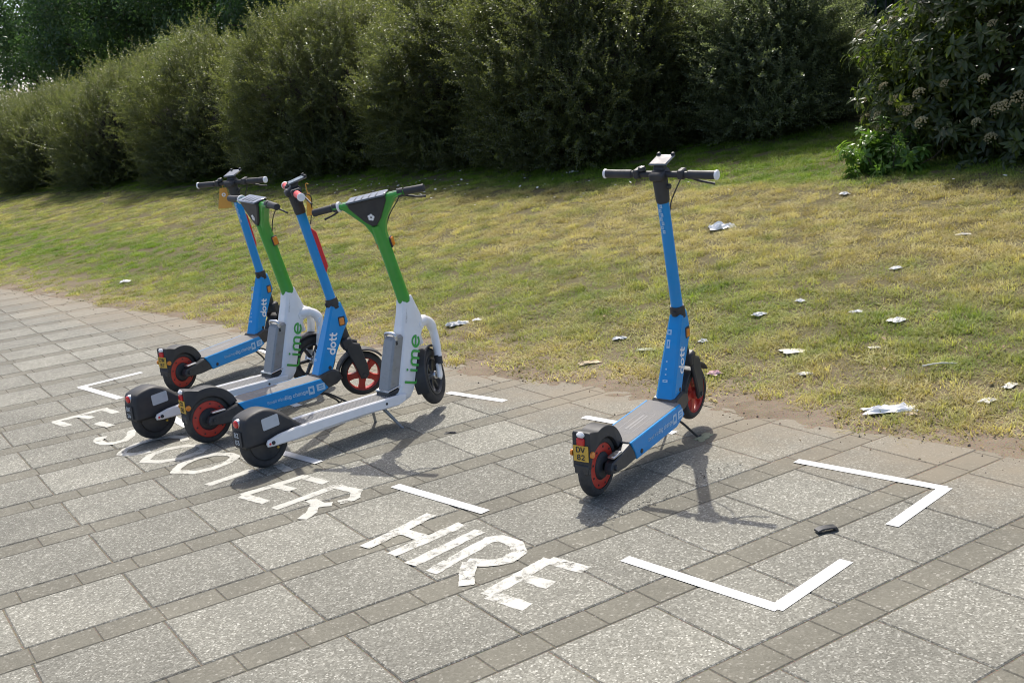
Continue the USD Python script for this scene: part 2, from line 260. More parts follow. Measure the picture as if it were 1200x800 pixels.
# ------------------------------------------------------------------ terrain
def nz(x, y, s, seed=0): return meshkit.fbm(np.stack([np.asarray(x, float)*s, np.asarray(y, float)*s, np.zeros_like(np.asarray(x, float))], -1), 4, seed)-.5
def sstep(a, b, x): t = np.clip((x-a)/(b-a), 0, 1); return t*t*(3-2*t)
def nt(n, t): return E0[0]+EN[0]*n+ED[0]*t, E0[1]+EN[1]*n+ED[1]*t
def to_nt(x, y): return (x-E0[0])*EN[0]+(y-E0[1])*EN[1], (x-E0[0])*ED[0]+(y-E0[1])*ED[1]
def terrain(x, y):
    x, y = np.asarray(x, float), np.asarray(y, float); n, t = to_nt(x, y)
    k = n+nz(x, y, 1.1, 3)*.40+nz(x, y, 5, 9)*.25+nz(x, y, 17, 8)*.22
    z = -.0035+.024*sstep(-.24, .12, k)
    z = z+.15*(np.sqrt(np.clip(n, 0, None)**2+.09)-.3)*(n > 0)
    z = np.where(n > 7.5, z-.15*(n-7.5), z)
    return z+sstep(-.1, .6, n)*(nz(x, y, 1.6, 5)*.04+nz(x, y, 7, 6)*.03)
def ray(px, py):
    d = FWD*FPX+RGT*(px-600)+UPV*(400-py); return d/np.linalg.norm(d)
def at(px, py, z=0.0):
    d = ray(px, py); return CAM+d*((z-CAM[2])/d[2])
def at_bank(px, py):
    d = ray(px, py); s = 2.0
    while s < 60:
        q = CAM+d*s
        if q[2] < terrain(q[0], q[1]): break
        s += .02
    return CAM+d*s
def grid(ns, ts, lift=0):
    N, Tt = np.meshgrid(ns, ts, indexing='ij'); x, y = nt(N, Tt); z = terrain(x, y)+lift
    v = np.stack([x, y, z], -1).reshape(-1, 3); a, b = len(ns), len(ts); i, j = np.meshgrid(np.arange(a-1), np.arange(b-1), indexing='ij'); q = (i*b+j).ravel()
    return trimesh.Trimesh(v, np.vstack([np.c_[q, q+b, q+1], np.c_[q+1, q+b, q+b+1]]), process=False)
bank_n = np.concatenate([np.arange(-.75, .4, .022), np.arange(.4, 8, .12), np.arange(8, 42, 2.0)])
bank_t = np.concatenate([np.arange(-30, -4, 1.0), np.arange(-4, 6, .03), np.arange(6, 26, .12), np.arange(26, 70, 2.0)])
data(usdkit.mesh(stage, path_for('grass_bank'), grid(bank_n, bank_t), M_soil, smooth=True).GetPrim(), 'bank of dry soil rising behind the paving', None, None, 'structure')
gm = trimesh.creation.box([240, 240, .2]); gm.apply_translation([0, 0, -.1045]); data(usdkit.mesh(stage, path_for('ground'), gm, M_sand).GetPrim(), None, None, None, 'structure')

# ------------------------------------------------------------------ paving: slabs and bands of setts
A, PB, W = .42194, .53, .13468
pave = thing('pavement', 'grey slabs laid in rows between bands of brown setts', None, kind='structure')
edge_poly = Polygon([nt(-.16, -20), nt(-.16, 60), nt(-40, 60), nt(-40, -20)])
def project(X):
    d = np.asarray(X, float)-CAM; z = d@FWD; return 600+FPX*(d@RGT)/z, 400-FPX*(d@UPV)/z, z
def slab(poly, z0, z1, ch=.0035):
    p = np.array(poly.exterior.coords)[:-1]
    if not poly.exterior.is_ccw: p = p[::-1]
    return p
rng = np.random.default_rng(7)
def paver(poly, zt, tilt=(0, 0), ch=.004):
    p = np.array(shapely.geometry.polygon.orient(poly, 1).exterior.coords)[:-1]; q = inset(p, ch); n = len(p); c = p.mean(0)
    def zz(a): return zt+(a-c)@np.array(tilt)
    v = np.vstack([np.c_[p, np.full(n, -.05)], np.c_[p, [zz(a)-ch for a in p]], np.c_[q, [zz(a) for a in q]]]); f = []
    for k in range(2):
        for i in range(n):
            j = (i+1) % n; a, b = k*n+i, k*n+j; f += [(a, b, b+n), (a, b+n, a+n)]
    for i in range(1, n-1): f.append((2*n, 2*n+i, 2*n+i+1))
    return trimesh.Trimesh(v, np.array(f), process=False)
pieces = {'paving_slab': [], 'sett': []}
for j in range(-46, 12):
    for k in range(-14, 20):
        x0, x1 = k*A+.003, (k+1)*A-.003; yb, yt = -(j*PB)+.0022, -((j-1)*PB+W)-.0022
        cand = [('paving_slab', sbox(x0, yb, x1, yt), .0, .0003, .0005)]
        off = [0.02, .11, .05, .16][(j*7) % 4]*0.6
        for h in range(2):
            cand.append(('sett', sbox(k*A+h*A/2+off+.0006, -(j*PB+W)+.0022, k*A+(h+1)*A/2+off-.0006, -(j*PB)-.0022), -.0011, .0002, .0010))
        for nm, poly, z, dz, tl in cand:
            r = rng.normal(size=3); poly = poly.intersection(edge_poly)
            if poly.is_empty or poly.geom_type != 'Polygon' or poly.area < .0015: continue
            c = np.array(poly.centroid.coords[0]); px, py, dd = project([c[0], c[1], 0])
            if dd < .4 and np.hypot(*(c-CAM[:2])) > 5: continue
            if np.hypot(*(c-CAM[:2])) > 24: continue
            size = poly.area/max(dd, .3)**2
            vis = dd > .5 and -60 < px < 1260 and 250 < py < 870
            pieces[nm].append((vis, size, poly, z+r[0]*dz, r[1:]*tl))
for h in range(-12, 70):                                                     # one course of setts laid along the verge
    t0, t1 = h*.215-.2, (h+1)*.215-.206
    poly = Polygon([nt(-.152, t0), nt(-.152, t1), nt(-.055, t1), nt(-.055, t0)]); c = np.array(poly.centroid.coords[0]); px, py, dd = project([c[0], c[1], 0]); r = rng.normal(size=3)
    pieces['sett'].append((dd > .5 and -60 < px < 1260 and 250 < py < 870, poly.area/max(dd, .3)**2, poly, -.004+r[0]*.003, r[1:]*.01))
for nm, m_ in (('paving_slab', M_slab), ('sett', M_brick)):
    ps = sorted(pieces[nm], key=lambda q: (not q[0], -q[1])); near = [q for q in ps[:300] if q[0]]; rest = ps[len(near):]
    for q in near: part(nm, paver(q[2], q[3], q[4]), m_, pave, smooth=False)
    if rest: data(part(nm+'_field', cat_([paver(q[2], q[3], q[4]) for q in rest]), m_, pave, smooth=False), None, None, None, 'stuff')
    print(nm, len(near), len(rest))

# ------------------------------------------------------------------ markings on the paving
def px_line(pts, scale, ox, oy): return [tuple(at(x/scale+ox, y/scale+oy)[:2]) for x, y in pts]
lett = thing('painted_lettering', 'words E-SCOOTER HIRE hand painted in worn white capitals on the slabs', 'lettering')
def sheet(shape, z, rough=0):
    out = []
    for g in getattr(shape, 'geoms', [shape]):
        if rough:
            g = shapely.transform(g.segmentize(.012), lambda c: c+(np.stack([meshkit.fbm(np.c_[c*38, np.zeros(len(c))], 3, 4), meshkit.fbm(np.c_[c*38, np.ones(len(c))*9], 3, 5)], -1)-.5)*rough).buffer(0)
            if g.geom_type != 'Polygon': g = max(g.geoms, key=lambda q: q.area)
        v, f = trimesh.creation.triangulate_polygon(g, engine='earcut'); m = trimesh.Trimesh(np.c_[v, np.full(len(v), z)], f, process=False)
        if m.face_normals[:, 2].mean() < 0: m.invert()
        out.append(m)
    return cat_(out)
def letter(name, lines, w=.048, z=.0018, cap=2):
    part(name, sheet(strokes(lines, w, cap), z, .013), M_paint if w > .055 else M_paint2, lett, smooth=False)
a1, a2, a3, a4 = (5.97, 0, 440), (4.615, 60, 470), (6.667, 260, 530), (3, 400, 534)
letter('letter_e', [px_line([(372, 327), (735, 232)], *a1), px_line([(385, 322), (478, 352)], *a1), px_line([(545, 282), (645, 297)], *a1), px_line([(715, 232), (812, 262)], *a1)])
letter('hyphen', [px_line([(680, 330), (775, 355)], *a1)], .054)
letter('letter_s', [px_line([(470, 152), (435, 165), (432, 185), (400, 213), (340, 228), (282, 230), (252, 218), (262, 200), (300, 195)], *a2)])
letter('letter_c', [px_line([(725, 215), (716, 195), (650, 192), (560, 205), (470, 230), (400, 262), (378, 285), (415, 290), (470, 285), (540, 272)], *a2)])
letter('letter_o', [px_line([(505, 325), (540, 290), (620, 262), (720, 242), (810, 240), (838, 250), (800, 280), (700, 310), (590, 328), (505, 325)], *a2)], cap=1)
letter('letter_o', [px_line([(670, 380), (710, 340), (790, 308), (880, 288), (970, 288), (1000, 300), (960, 330), (880, 362), (780, 385), (670, 382)], *a2)], cap=1)
letter('letter_t', [px_line([(845, 455), (1085, 372)], *a2), px_line([(440, 100), (530, 145)], *a3)])
letter('letter_e', [px_line([(150, 338), (650, 185)], *a3), px_line([(150, 338), (350, 392)], *a3), px_line([(420, 262), (560, 292)], *a3), px_line([(625, 190), (815, 240)], *a3)])
letter('letter_r', [px_line([(405, 443), (900, 262)], *a3), px_line([(890, 265), (1055, 303), (1040, 350), (1010, 370), (915, 392)], *a3), px_line([(865, 402), (780, 412), (690, 370)], *a3), px_line([(745, 395), (700, 470), (630, 522)], *a3)])
letter('letter_h', [px_line([(82, 322), (318, 206)], *a4), px_line([(175, 348), (425, 240)], *a4), px_line([(205, 262), (285, 288)], *a4)], .056)
letter('letter_i', [px_line([(243, 382), (488, 264)], *a4)], .056)
letter('letter_r', [px_line([(316, 410), (530, 290)], *a4), px_line([(510, 296), (560, 290), (615, 310), (625, 340), (585, 367), (520, 378), (440, 372)], *a4), px_line([(452, 372), (442, 415), (440, 456)], *a4)], .058)
letter('letter_e', [px_line([(510, 490), (735, 362)], *a4), px_line([(525, 490), (655, 532)], *a4), px_line([(630, 425), (738, 455)], *a4), px_line([(730, 366), (862, 402)], *a4)], .058)
def tape(name, lines, label, w=.05, z=.0023):
    m = sheet(strokes([[tuple(at(*q)[:2]) for q in l] for l in lines], w, 2), z)
    solo(name, m, M_tape, label, 'tape marking', 'white tape bay markings', smooth=False)
tape('tape_corner', [[(933, 540), (1108, 572.5)], [(1109, 571), (1045, 616)]], 'white tape corner at far right, beside the verge')
tape('tape_corner', [[(732, 654.5), (913, 713)], [(909, 713.5), (992, 657)]], 'white tape corner nearest the camera, right of the word HIRE')
tape('tape_corner', [[(92, 454.3), (166, 436.3)], [(95, 453.6), (141, 467)]], 'white tape corner farthest left, above the painted letter E')
tape('tape_strip', [[(463, 569), (569, 600)]], 'straight white tape strip just above the painted letters H and I')
tape('tape_strip', [[(684, 488.5), (791, 507.5)]], 'white tape strip passing under the deck of the lone scooter')
tape('tape_strip', [[(525, 460), (592, 470)]], 'white tape strip beside the front wheel of the nearest green scooter')
tape('tape_strip', [[(326, 529), (374, 542)]], 'white tape strip beside the rear tyre of the nearest green scooter')
tape('tape_strip', [[(198, 487), (220, 500)]], 'white tape strip between the rear wheels of the second and third scooters')
tape('tape_strip', [[(296, 406), (316, 414)]], 'short white tape end by the stand of the farthest scooter')
tape('tape_strip', [[(322, 466), (350, 476)]], 'short white tape end seen below the deck of the red-gripped scooter')

# ------------------------------------------------------------------ scooters
def Rz(a): c, s = math.cos(a), math.sin(a); return np.array([[c, -s, 0], [s, c, 0], [0, 0, 1]])
def Ry(a): c, s = math.cos(a), math.sin(a); return np.array([[c, 0, -s], [0, 1, 0], [s, 0, c]])
def Rx(a): c, s = math.cos(a), math.sin(a); return np.array([[1, 0, 0], [0, c, -s], [0, s, c]])
R = .133
def pose(q):
    M = np.eye(4); M[:3, :3] = Rz(q[2])@Rx(q[4])@Ry(q[3]); M[:3, 3] = V(q[0], q[1], R*math.cos(q[4]))-M[:3, :3]@V(0, 0, R); return M
def drop(q, X):   # z (in the thing's frame) of the ground under local X
    M = pose(q); return X[2]-(M@np.r_[X, 1])[2]/M[2, 2]
class Axis:
    def __init__(s, Lw, th, off, steer):
        s.P0 = V(Lw-off, 0, R); s.d = V(-math.sin(th), 0, math.cos(th)); s.e = V(math.cos(th), 0, math.sin(th)); c, k = math.cos(steer), math.sin(steer)
        d = s.d; K = np.array([[0, -d[2], d[1]], [d[2], 0, -d[0]], [-d[1], d[0], 0]]); s.M = np.eye(3)+k*K+(1-c)*K@K
    def p(s, h, f=0, y=0): return s.P0+s.d*h+s.e*f+V(0, y, 0)
    def st(s, m): m = m.copy(); m.vertices = (m.vertices-s.P0)@s.M.T+s.P0; return m
    def frame(s, m):  # mesh made in (f, y, h) coordinates of the stem
        m = m.copy(); v = m.vertices; m.vertices = s.P0+np.outer(v[:, 0], s.e)+np.outer(v[:, 1], V(0, 1, 0))+np.outer(v[:, 2], s.d); return m
def tyre_prof(Rr, w, r_in):
    a = np.linspace(-1, 1, 11); prof = [(Rr-.016*abs(t)**2.6-.004*t*t, t*w/2) for t in a]
    return prof+[(Rr-.034, w/2*.92), (r_in, w/2*.62), (r_in, -w/2*.62), (Rr-.034, -w/2*.92)]
def lever(ax, y0, y1, h, sgn, drop_=.03):
    return ax.frame(tube(spline([(.012, sgn*y0, h-.012), (.030, sgn*(y0+.02), h-.024), (.040, sgn*(y0+y1)/2, h-.028-drop_*.5), (.044, sgn*y1, h-.026-drop_)], 6), [.0075]*6+[.006]*7+[.005]*5+[.0065]))
def text(parent, name, s, hgt, o, xd, yd, m_, bold=True, depth=.0008):
    t = meshkit.text_mesh(s, hgt, depth, bold); t.apply_translation([-t.bounds[:, 0].mean(), -hgt/2, 0]); part(name, place(t, o, xd, yd), m_, parent, smooth=False)

def dott(q, plate, label, ring_grip=M_black, endcap=M_white, redstrip=False):
    Lw, th, off, H, hc = .9604, .2036, .0309, 1.1118, .4392; hb = .2746; zd = .185; wd = .088
    t = thing('blue_scooter', label, 'electric scooter', 'parked hire scooters', pose(q)); ax = Axis(Lw, th, off, q[5]); S = ax.st
    # rear wheel
    w = group_part('rear_wheel', t); c = (0, 0, R)
    part('tyre', lathe(tyre_prof(R-.002, .056, .098), c, 56), M_rubber, w, 50)
    part('rim', lathe([(.100, .018), (.094, .024), (.066, .026), (.058, .022), (.058, -.022), (.066, -.026), (.094, -.024), (.100, -.018)], c, 48), M_red, w, 35)
    part('bolts', cat_([cyl((.081*math.cos(a), sg*.0262, R+.081*math.sin(a)), (0, 1, 0), .0045, .003, 8, .0008) for a in np.arange(9)*2*np.pi/9 for sg in (-1, 1)]), M_black, w)
    part('hub_motor', lathe([(.059, .024), (.05, .034), (.018, .036), (.018, -.036), (.05, -.034), (.059, -.024)], c, 40), M_black, w, 35)
    # frame
    rail = [(.128, .105), (.165, .100), (.60, .100), (.66, .118), (.705, .186), (.142, .186), (.16, .15)]
    for sg in (-1, 1):
        rr = [(.195, .096), (.60, .096), (.685, .128), (.645, zd+.003), (.142, zd+.003), (.175, .14)]
        part('side_rail', prism(rr, *sorted((sg*(wd-.012), sg*wd)), .003), M_blue, t, 30)
        part('swing_arm', prism([(-.028, R-.022), (-.034, R), (-.02, R+.024), (.06, R+.036), (.142, .182), (.176, .14), (.192, .100), (.10, .096), (.03, R-.03)], *sorted((sg*.048, sg*(wd-.002))), .005), M_dark, t, 30)
        part('axle_cap', rbox(-.005, .07, *sorted((sg*.052, sg*.084)), R+.036, R+.047, .003), M_silver, t)
        part('axle_nut', cyl((0, sg*.09, R), (0, 1, 0), .012, .012, 6, .002), M_dark, t)
        part('side_plug', cyl((.235, sg*(wd+.001), .118), (0, 1, 0), .010, .006), M_black, t)
    part('deck', prism([(.13, .10), (.60, .092), (.69, .120), (.665, zd-.003), (.14, zd-.003), (.15, .14)], -wd+.012, wd-.012, .003), M_black, t, 30)
    part('deck_mat', rbox(.145, .655, -wd+.010, wd-.010, zd-.004, zd+.004, .002), M_grip, t)
    part('mat_print', place(flat(shapely.box(-.11, -.026, .11, .026).buffer(.012).difference(shapely.box(-.11, -.026, .11, .026).buffer(.009)).union(unary_union([shapely.box(-.09, -.014, .09, -.007), shapely.box(-.09, .002, .09, .012)])), .0006), (.37, 0, zd+.0038), (1, 0, 0), (0, 1, 0)), M_gripink, t, False)
    part('deck_nose', prism([(.645, .186), (.60, .150), (.665, .112), (.76, .128), (.80, .152), (.785, .200), (.735, .215), (.66, .200)], -.062, .062, .008), M_dark, t, 30)
    def nt_(x, z): return 1.12-.36*sstep(.19, .56, z)
    part('neck', prism([(.652, .183), (.742, .183), (.800, .300), (.868, .405), (.905, .455), (.893, .52), (.876, .572), (.812, .560), (.782, .49), (.705, .31)], -.042, .042, .010, nt_), M_blue, t, 30)
    dl, dw = letters_dott(); sc = .112/dw
    for sg in (-1, 1):
        nd = V(.32, 0, .95)
        m = place(flat(shapely.affinity.scale(dl, sc*1.1, sc*1.1, origin=(0, 0)), .001), V(.796 if sg < 0 else .760, sg*.0415, .352), nd, V(-.95, 0, .32) if sg < 0 else V(.95, 0, -.32))
        m.vertices[:, 1] = sg*(.042*nt_(0, m.vertices[:, 2])+.0006)+(m.vertices[:, 1]-sg*.0415); part('lettering', m, M_white, t, False)
        part('reflector', rbox(.842, .872, *sorted((sg*.034, sg*.045)), .445, .485, .004), M_amber, t)
        part('reflector_mount', rbox(.838, .882, *sorted((sg*.030, sg*.039)), .438, .492, .004), M_black, t)
        part('neck_bolt', cyl((.735, sg*.0435, .225), (0, 1, 0), .012, .006), M_black, t)
        yo = sg*(wd+.0003); xd = (1, 0, 0) if sg < 0 else (-1, 0, 0)
        text(t, 'side_slogan', 'Small trips.', .016, V(.36 if sg < 0 else .49, yo, .142), xd, (0, 0, 1), M_print, False, .0007)
        text(t, 'side_slogan', 'Big change.', .020, V(.485 if sg < 0 else .36, yo, .142), xd, (0, 0, 1), M_print, True, .0007)
        icon = shapely.box(-.016, -.02, .016, .02).buffer(.003).difference(shapely.box(-.009, -.009, .009, .012))
        part('side_icon', place(flat(icon, .0007), V(.575, yo, .142), xd, (0, 0, 1)), M_print, t, False)
        icon2 = shapely.box(-.022, -.015, .022, .015).buffer(.004).difference(unary_union([shapely.box(-.014, -.008, .014, -.003), shapely.box(-.014, .003, .014, .009)]))
        part('side_icon', place(flat(icon2, .0007), V(.636, yo, .146), xd, (0, 0, 1)), M_print, t, False)
    nb = V(-.955, 0, .297)   # rear face of the neck
    part('neck_print', cat_([place(flat(g, .0007), V(.652, 0, .183)+V(.297, 0, .955)*u+nb*.0065, (0, -1, 0), (.297, 0, .955)) for g, u in ((shapely.box(-.011, -.012, .011, .012).difference(shapely.box(-.005, -.006, .005, .006)), .325), (shapely.box(-.008, -.02, .008, .02).difference(shapely.box(-.003, -.01, .003, .012)), .27), (Point(0, 0).buffer(.004), .19), (Point(0, 0).buffer(.004), .155), (Point(0, 0).buffer(.004), .13), (shapely.box(-.012, -.006, .012, .006).difference(shapely.box(-.007, -.002, .007, .002)), .1))]), M_print, t, False)
    # rear mudguard, light, plate
    ar = lambda r, a0, a1, n=16: [(r*math.cos(math.radians(a)), R+r*math.sin(math.radians(a))) for a in np.linspace(a0, a1, n)]
    fend = ar(.171, 20, 104, 16)+[(-.080, .312), (-.108, .318), (-.117, .310), (-.122, .20), (-.124, .165), (-.112, .163)]+ar(.121, 158, 18, 18)
    part('rear_mudguard', prism(fend, -.041, .041, .004), M_black, t, 50)
    part('mud_flap', rbox(-.128, -.108, -.033, .033, .140, .180, .004), M_dark, t)
    part('tail_light', rbox(-.129, -.113, -.018, .018, .262, .296, .005), M_redlens, t)
    part('light_top', rbox(-.130, -.108, -.018, .018, .294, .319, .009), M_white, t)
    pl = prism([(-.126, .196), (-.122, .196), (-.121, .263), (-.125, .263)], -.034, .034, .001); part('number_plate', pl, M_plate, t, False)
    for s_, zz in zip(plate, (.246, .214)): text(t, 'plate_letters', s_, .022, V(-.1268+(zz-.196)*.015, 0, zz), (0, -1, 0), (.015, 0, 1), M_black, True)
    for sg in (-1, 1): part('rear_reflector', cyl((-.112, sg*.046, .225), (0, 1, 0), .014, .010), M_amber, t)
    # stand
    hg = V(.655, 0, .10)
    part('stand_hinge', cyl(hg, (0, 1, 0), .011, .12), M_dark, t)
    for sg in (-1, 1):
        f = V(.83, sg*.085, 0); f[2] = drop(q, f)+.004
        part('stand_leg', tube(spline([hg+V(0, sg*.05, 0), hg+V(.05, sg*.058, -.022), f-V(.03, sg*.012, -.03), f, f+V(.018, sg*.008, 0)], 5), .0058), M_black, t)
    # steering: fork, wheel, guard, stem, bars
    fw = group_part('front_wheel', t); cw = V(Lw, 0, R)
    part('tyre', S(lathe(tyre_prof(R-.002, .054, .104), cw, 56)), M_rubber, fw, 50)
    part('rim', S(lathe([(.106, .020), (.098, .021), (.090, .014), (.090, -.014), (.098, -.021), (.106, -.020)], cw, 48)), M_red, fw, 35)
    for k in range(5):
        a = 2*np.pi*k/5+.5; sp = prism([(.020, -.022), (.060, -.016), (.093, -.022), (.093, .022), (.060, .016), (.020, .022)], -.014, .014, .003)
        sp.apply_transform(trimesh.transformations.rotation_matrix(a, [0, 1, 0])); sp.apply_translation(cw); part('spoke', S(sp), M_red, fw, 30)
    part('hub', S(lathe([(.030, .020), (.026, .030), (.008, .036), (.008, -.036), (.026, -.030), (.030, -.020)], cw, 30)), M_red, fw, 35)
    gd = [(Lw+r*math.cos(math.radians(a)), R+r*math.sin(math.radians(a))) for r, a in [(.152, a) for a in np.linspace(38, 178, 18)]+[(.1425, a) for a in np.linspace(178, 38, 18)]]
    part('front_mudguard', S(prism(gd, -.036, .036, .003)), M_black, t, 40)
    part('fork_crown', S(ax.frame(rbox(-.034, .030, -.052, .052, .170, .235, .010))), M_black, t)
    for sg in (-1, 1):
        part('fork_leg', S(prism([(Lw-.020, R-.02), (Lw+.012, R-.022), (Lw+.03, R+.0), (Lw+.028, R+.05), (Lw-.005, R+.19), (Lw-.075, R+.215), (Lw-.085, R+.16), (Lw-.045, R+.06)], *sorted((sg*.034, sg*.053)), .006)), M_black, t, 30)
        part('fork_bolt', S(cyl((Lw, sg*.055, R), (0, 1, 0), .011, .008, 8)), M_dark, t)
    part('steering_tube', S(tube([ax.p(h) for h in (.2, .3, .38, .41)], [.030, .028, .026, .026], 20)), M_black, t)
    part('collar', S(cat_([tube([ax.p(h) for h in (hc-.022, hc-.019, hc+.034, hc+.037)], [.033, .0355, .0345, .032], 24), ax.frame(rbox(-.043, -.028, -.010, .010, hc-.004, hc+.022, .003))])), M_black, t)
    part('stem', S(tube([ax.p(h) for h in (hc+.02, hc+.1, H-.2, H-.125)], [.0275, .027, .0262, .0262], 28)), M_blue, t)
    part('stem_print', S(cat_([ax.frame(place(flat(shapely.box(-.006, -.008, .006, .008).difference(shapely.box(-.002, -.003, .002, .003)), .0006), V(-.0272, .006*(k % 2), u), (0, -1, 0), (0, 0, 1))) for k, u in enumerate(np.linspace(H-.26, H-.14, 7))])), M_print, t, False)
    part('head', S(cat_([tube([ax.p(h) for h in (H-.128, H-.12, H-.04, H-.005, H+.018, H+.024)], [.0285, .0305, .033, .034, .030, .022], 28), ax.frame(rbox(-.045, .045, -.035, .035, H-.022, H+.02, .010)), ax.frame(cyl((0, -.036, H-.055), (0, 1, 0), .012, .02))])), M_black, t)
    part('handlebar', S(tube([ax.p(H, 0, y) for y in (-hb+.02, -.1, 0, .1, hb-.02)], .0145, 16)), M_black, t)
    for sg in (-1, 1):
        part('grip', S(tube([ax.p(H, 0, sg*y) for y in (.135, .139, .17, .21, hb-.012)], [.0165, .0195, .019, .0185, .0195], 20)), ring_grip if sg < 0 else (ring_grip if ring_grip is M_redgrip else M_black), t)
        part('grip_end', S(tube([ax.p(H, 0, sg*y) for y in (hb-.0125, hb-.009, hb-.003, hb)], [.0195, .0215, .0215, .018], 20)), endcap, t)
        part('control_clamp', S(cat_([ax.frame(cyl((0, sg*.105, H), (0, 1, 0), .022, .026)), ax.frame(rbox(-.024, .03, *sorted((sg*.092, sg*.12)), H-.016, H+.024, .006))])), M_black, t)
    part('brake_lever', S(lever(ax, .11, .235, H, -1)), M_black, t)
    part('bell', S(ax.frame(lathe([(.001, .020), (.014, .017), (.018, .006), (.018, 0), (.001, 0)], (0, 0, 0), 20).apply_transform(trimesh.transformations.rotation_matrix(np.pi/2, [1, 0, 0])).apply_translation([0, .082, H+.018]))), M_dark, t)
    hold = rbox(-.052, .052, -.043, .043, -.006, .006, .005); hold.apply_transform(trimesh.transformations.rotation_matrix(-.10, [0, 1, 0])); hold.apply_translation([.040, 0, H+.050])
    part('phone_holder', S(ax.frame(hold)), M_screen, t)
    part('holder_post', S(ax.frame(prism([(-.02, H+.01), (.03, H+.01), (.045, H+.046), (.005, H+.046)], -.024, .024, .004))), M_black, t)
    for sg in (-1, 1):
        pr = rbox(-.008, .010, *sorted((sg*.026, sg*.042)), -.004, .016, .004); pr.apply_transform(trimesh.transformations.rotation_matrix(-.10, [0, 1, 0])); pr.apply_translation([.084, 0, H+.054]); part('holder_claw', S(ax.frame(pr)), M_black, t)
    part('brake_cable', S(ax.frame(tube(spline([(.03, -.10, H-.01), (.075, -.06, H-.05), (.055, -.015, H-.14), (.030, -.008, H-.2)], 8), .0032, 6))), M_black, t)
    if redstrip:
        part('red_strip', S(ax.frame(prism([(.020, .62), (.046, .66), (.046, .86), (.020, .90)], -.014, .014, .004))), M_redplast, t, label='red strip on the front of the stem')
    return t, ax

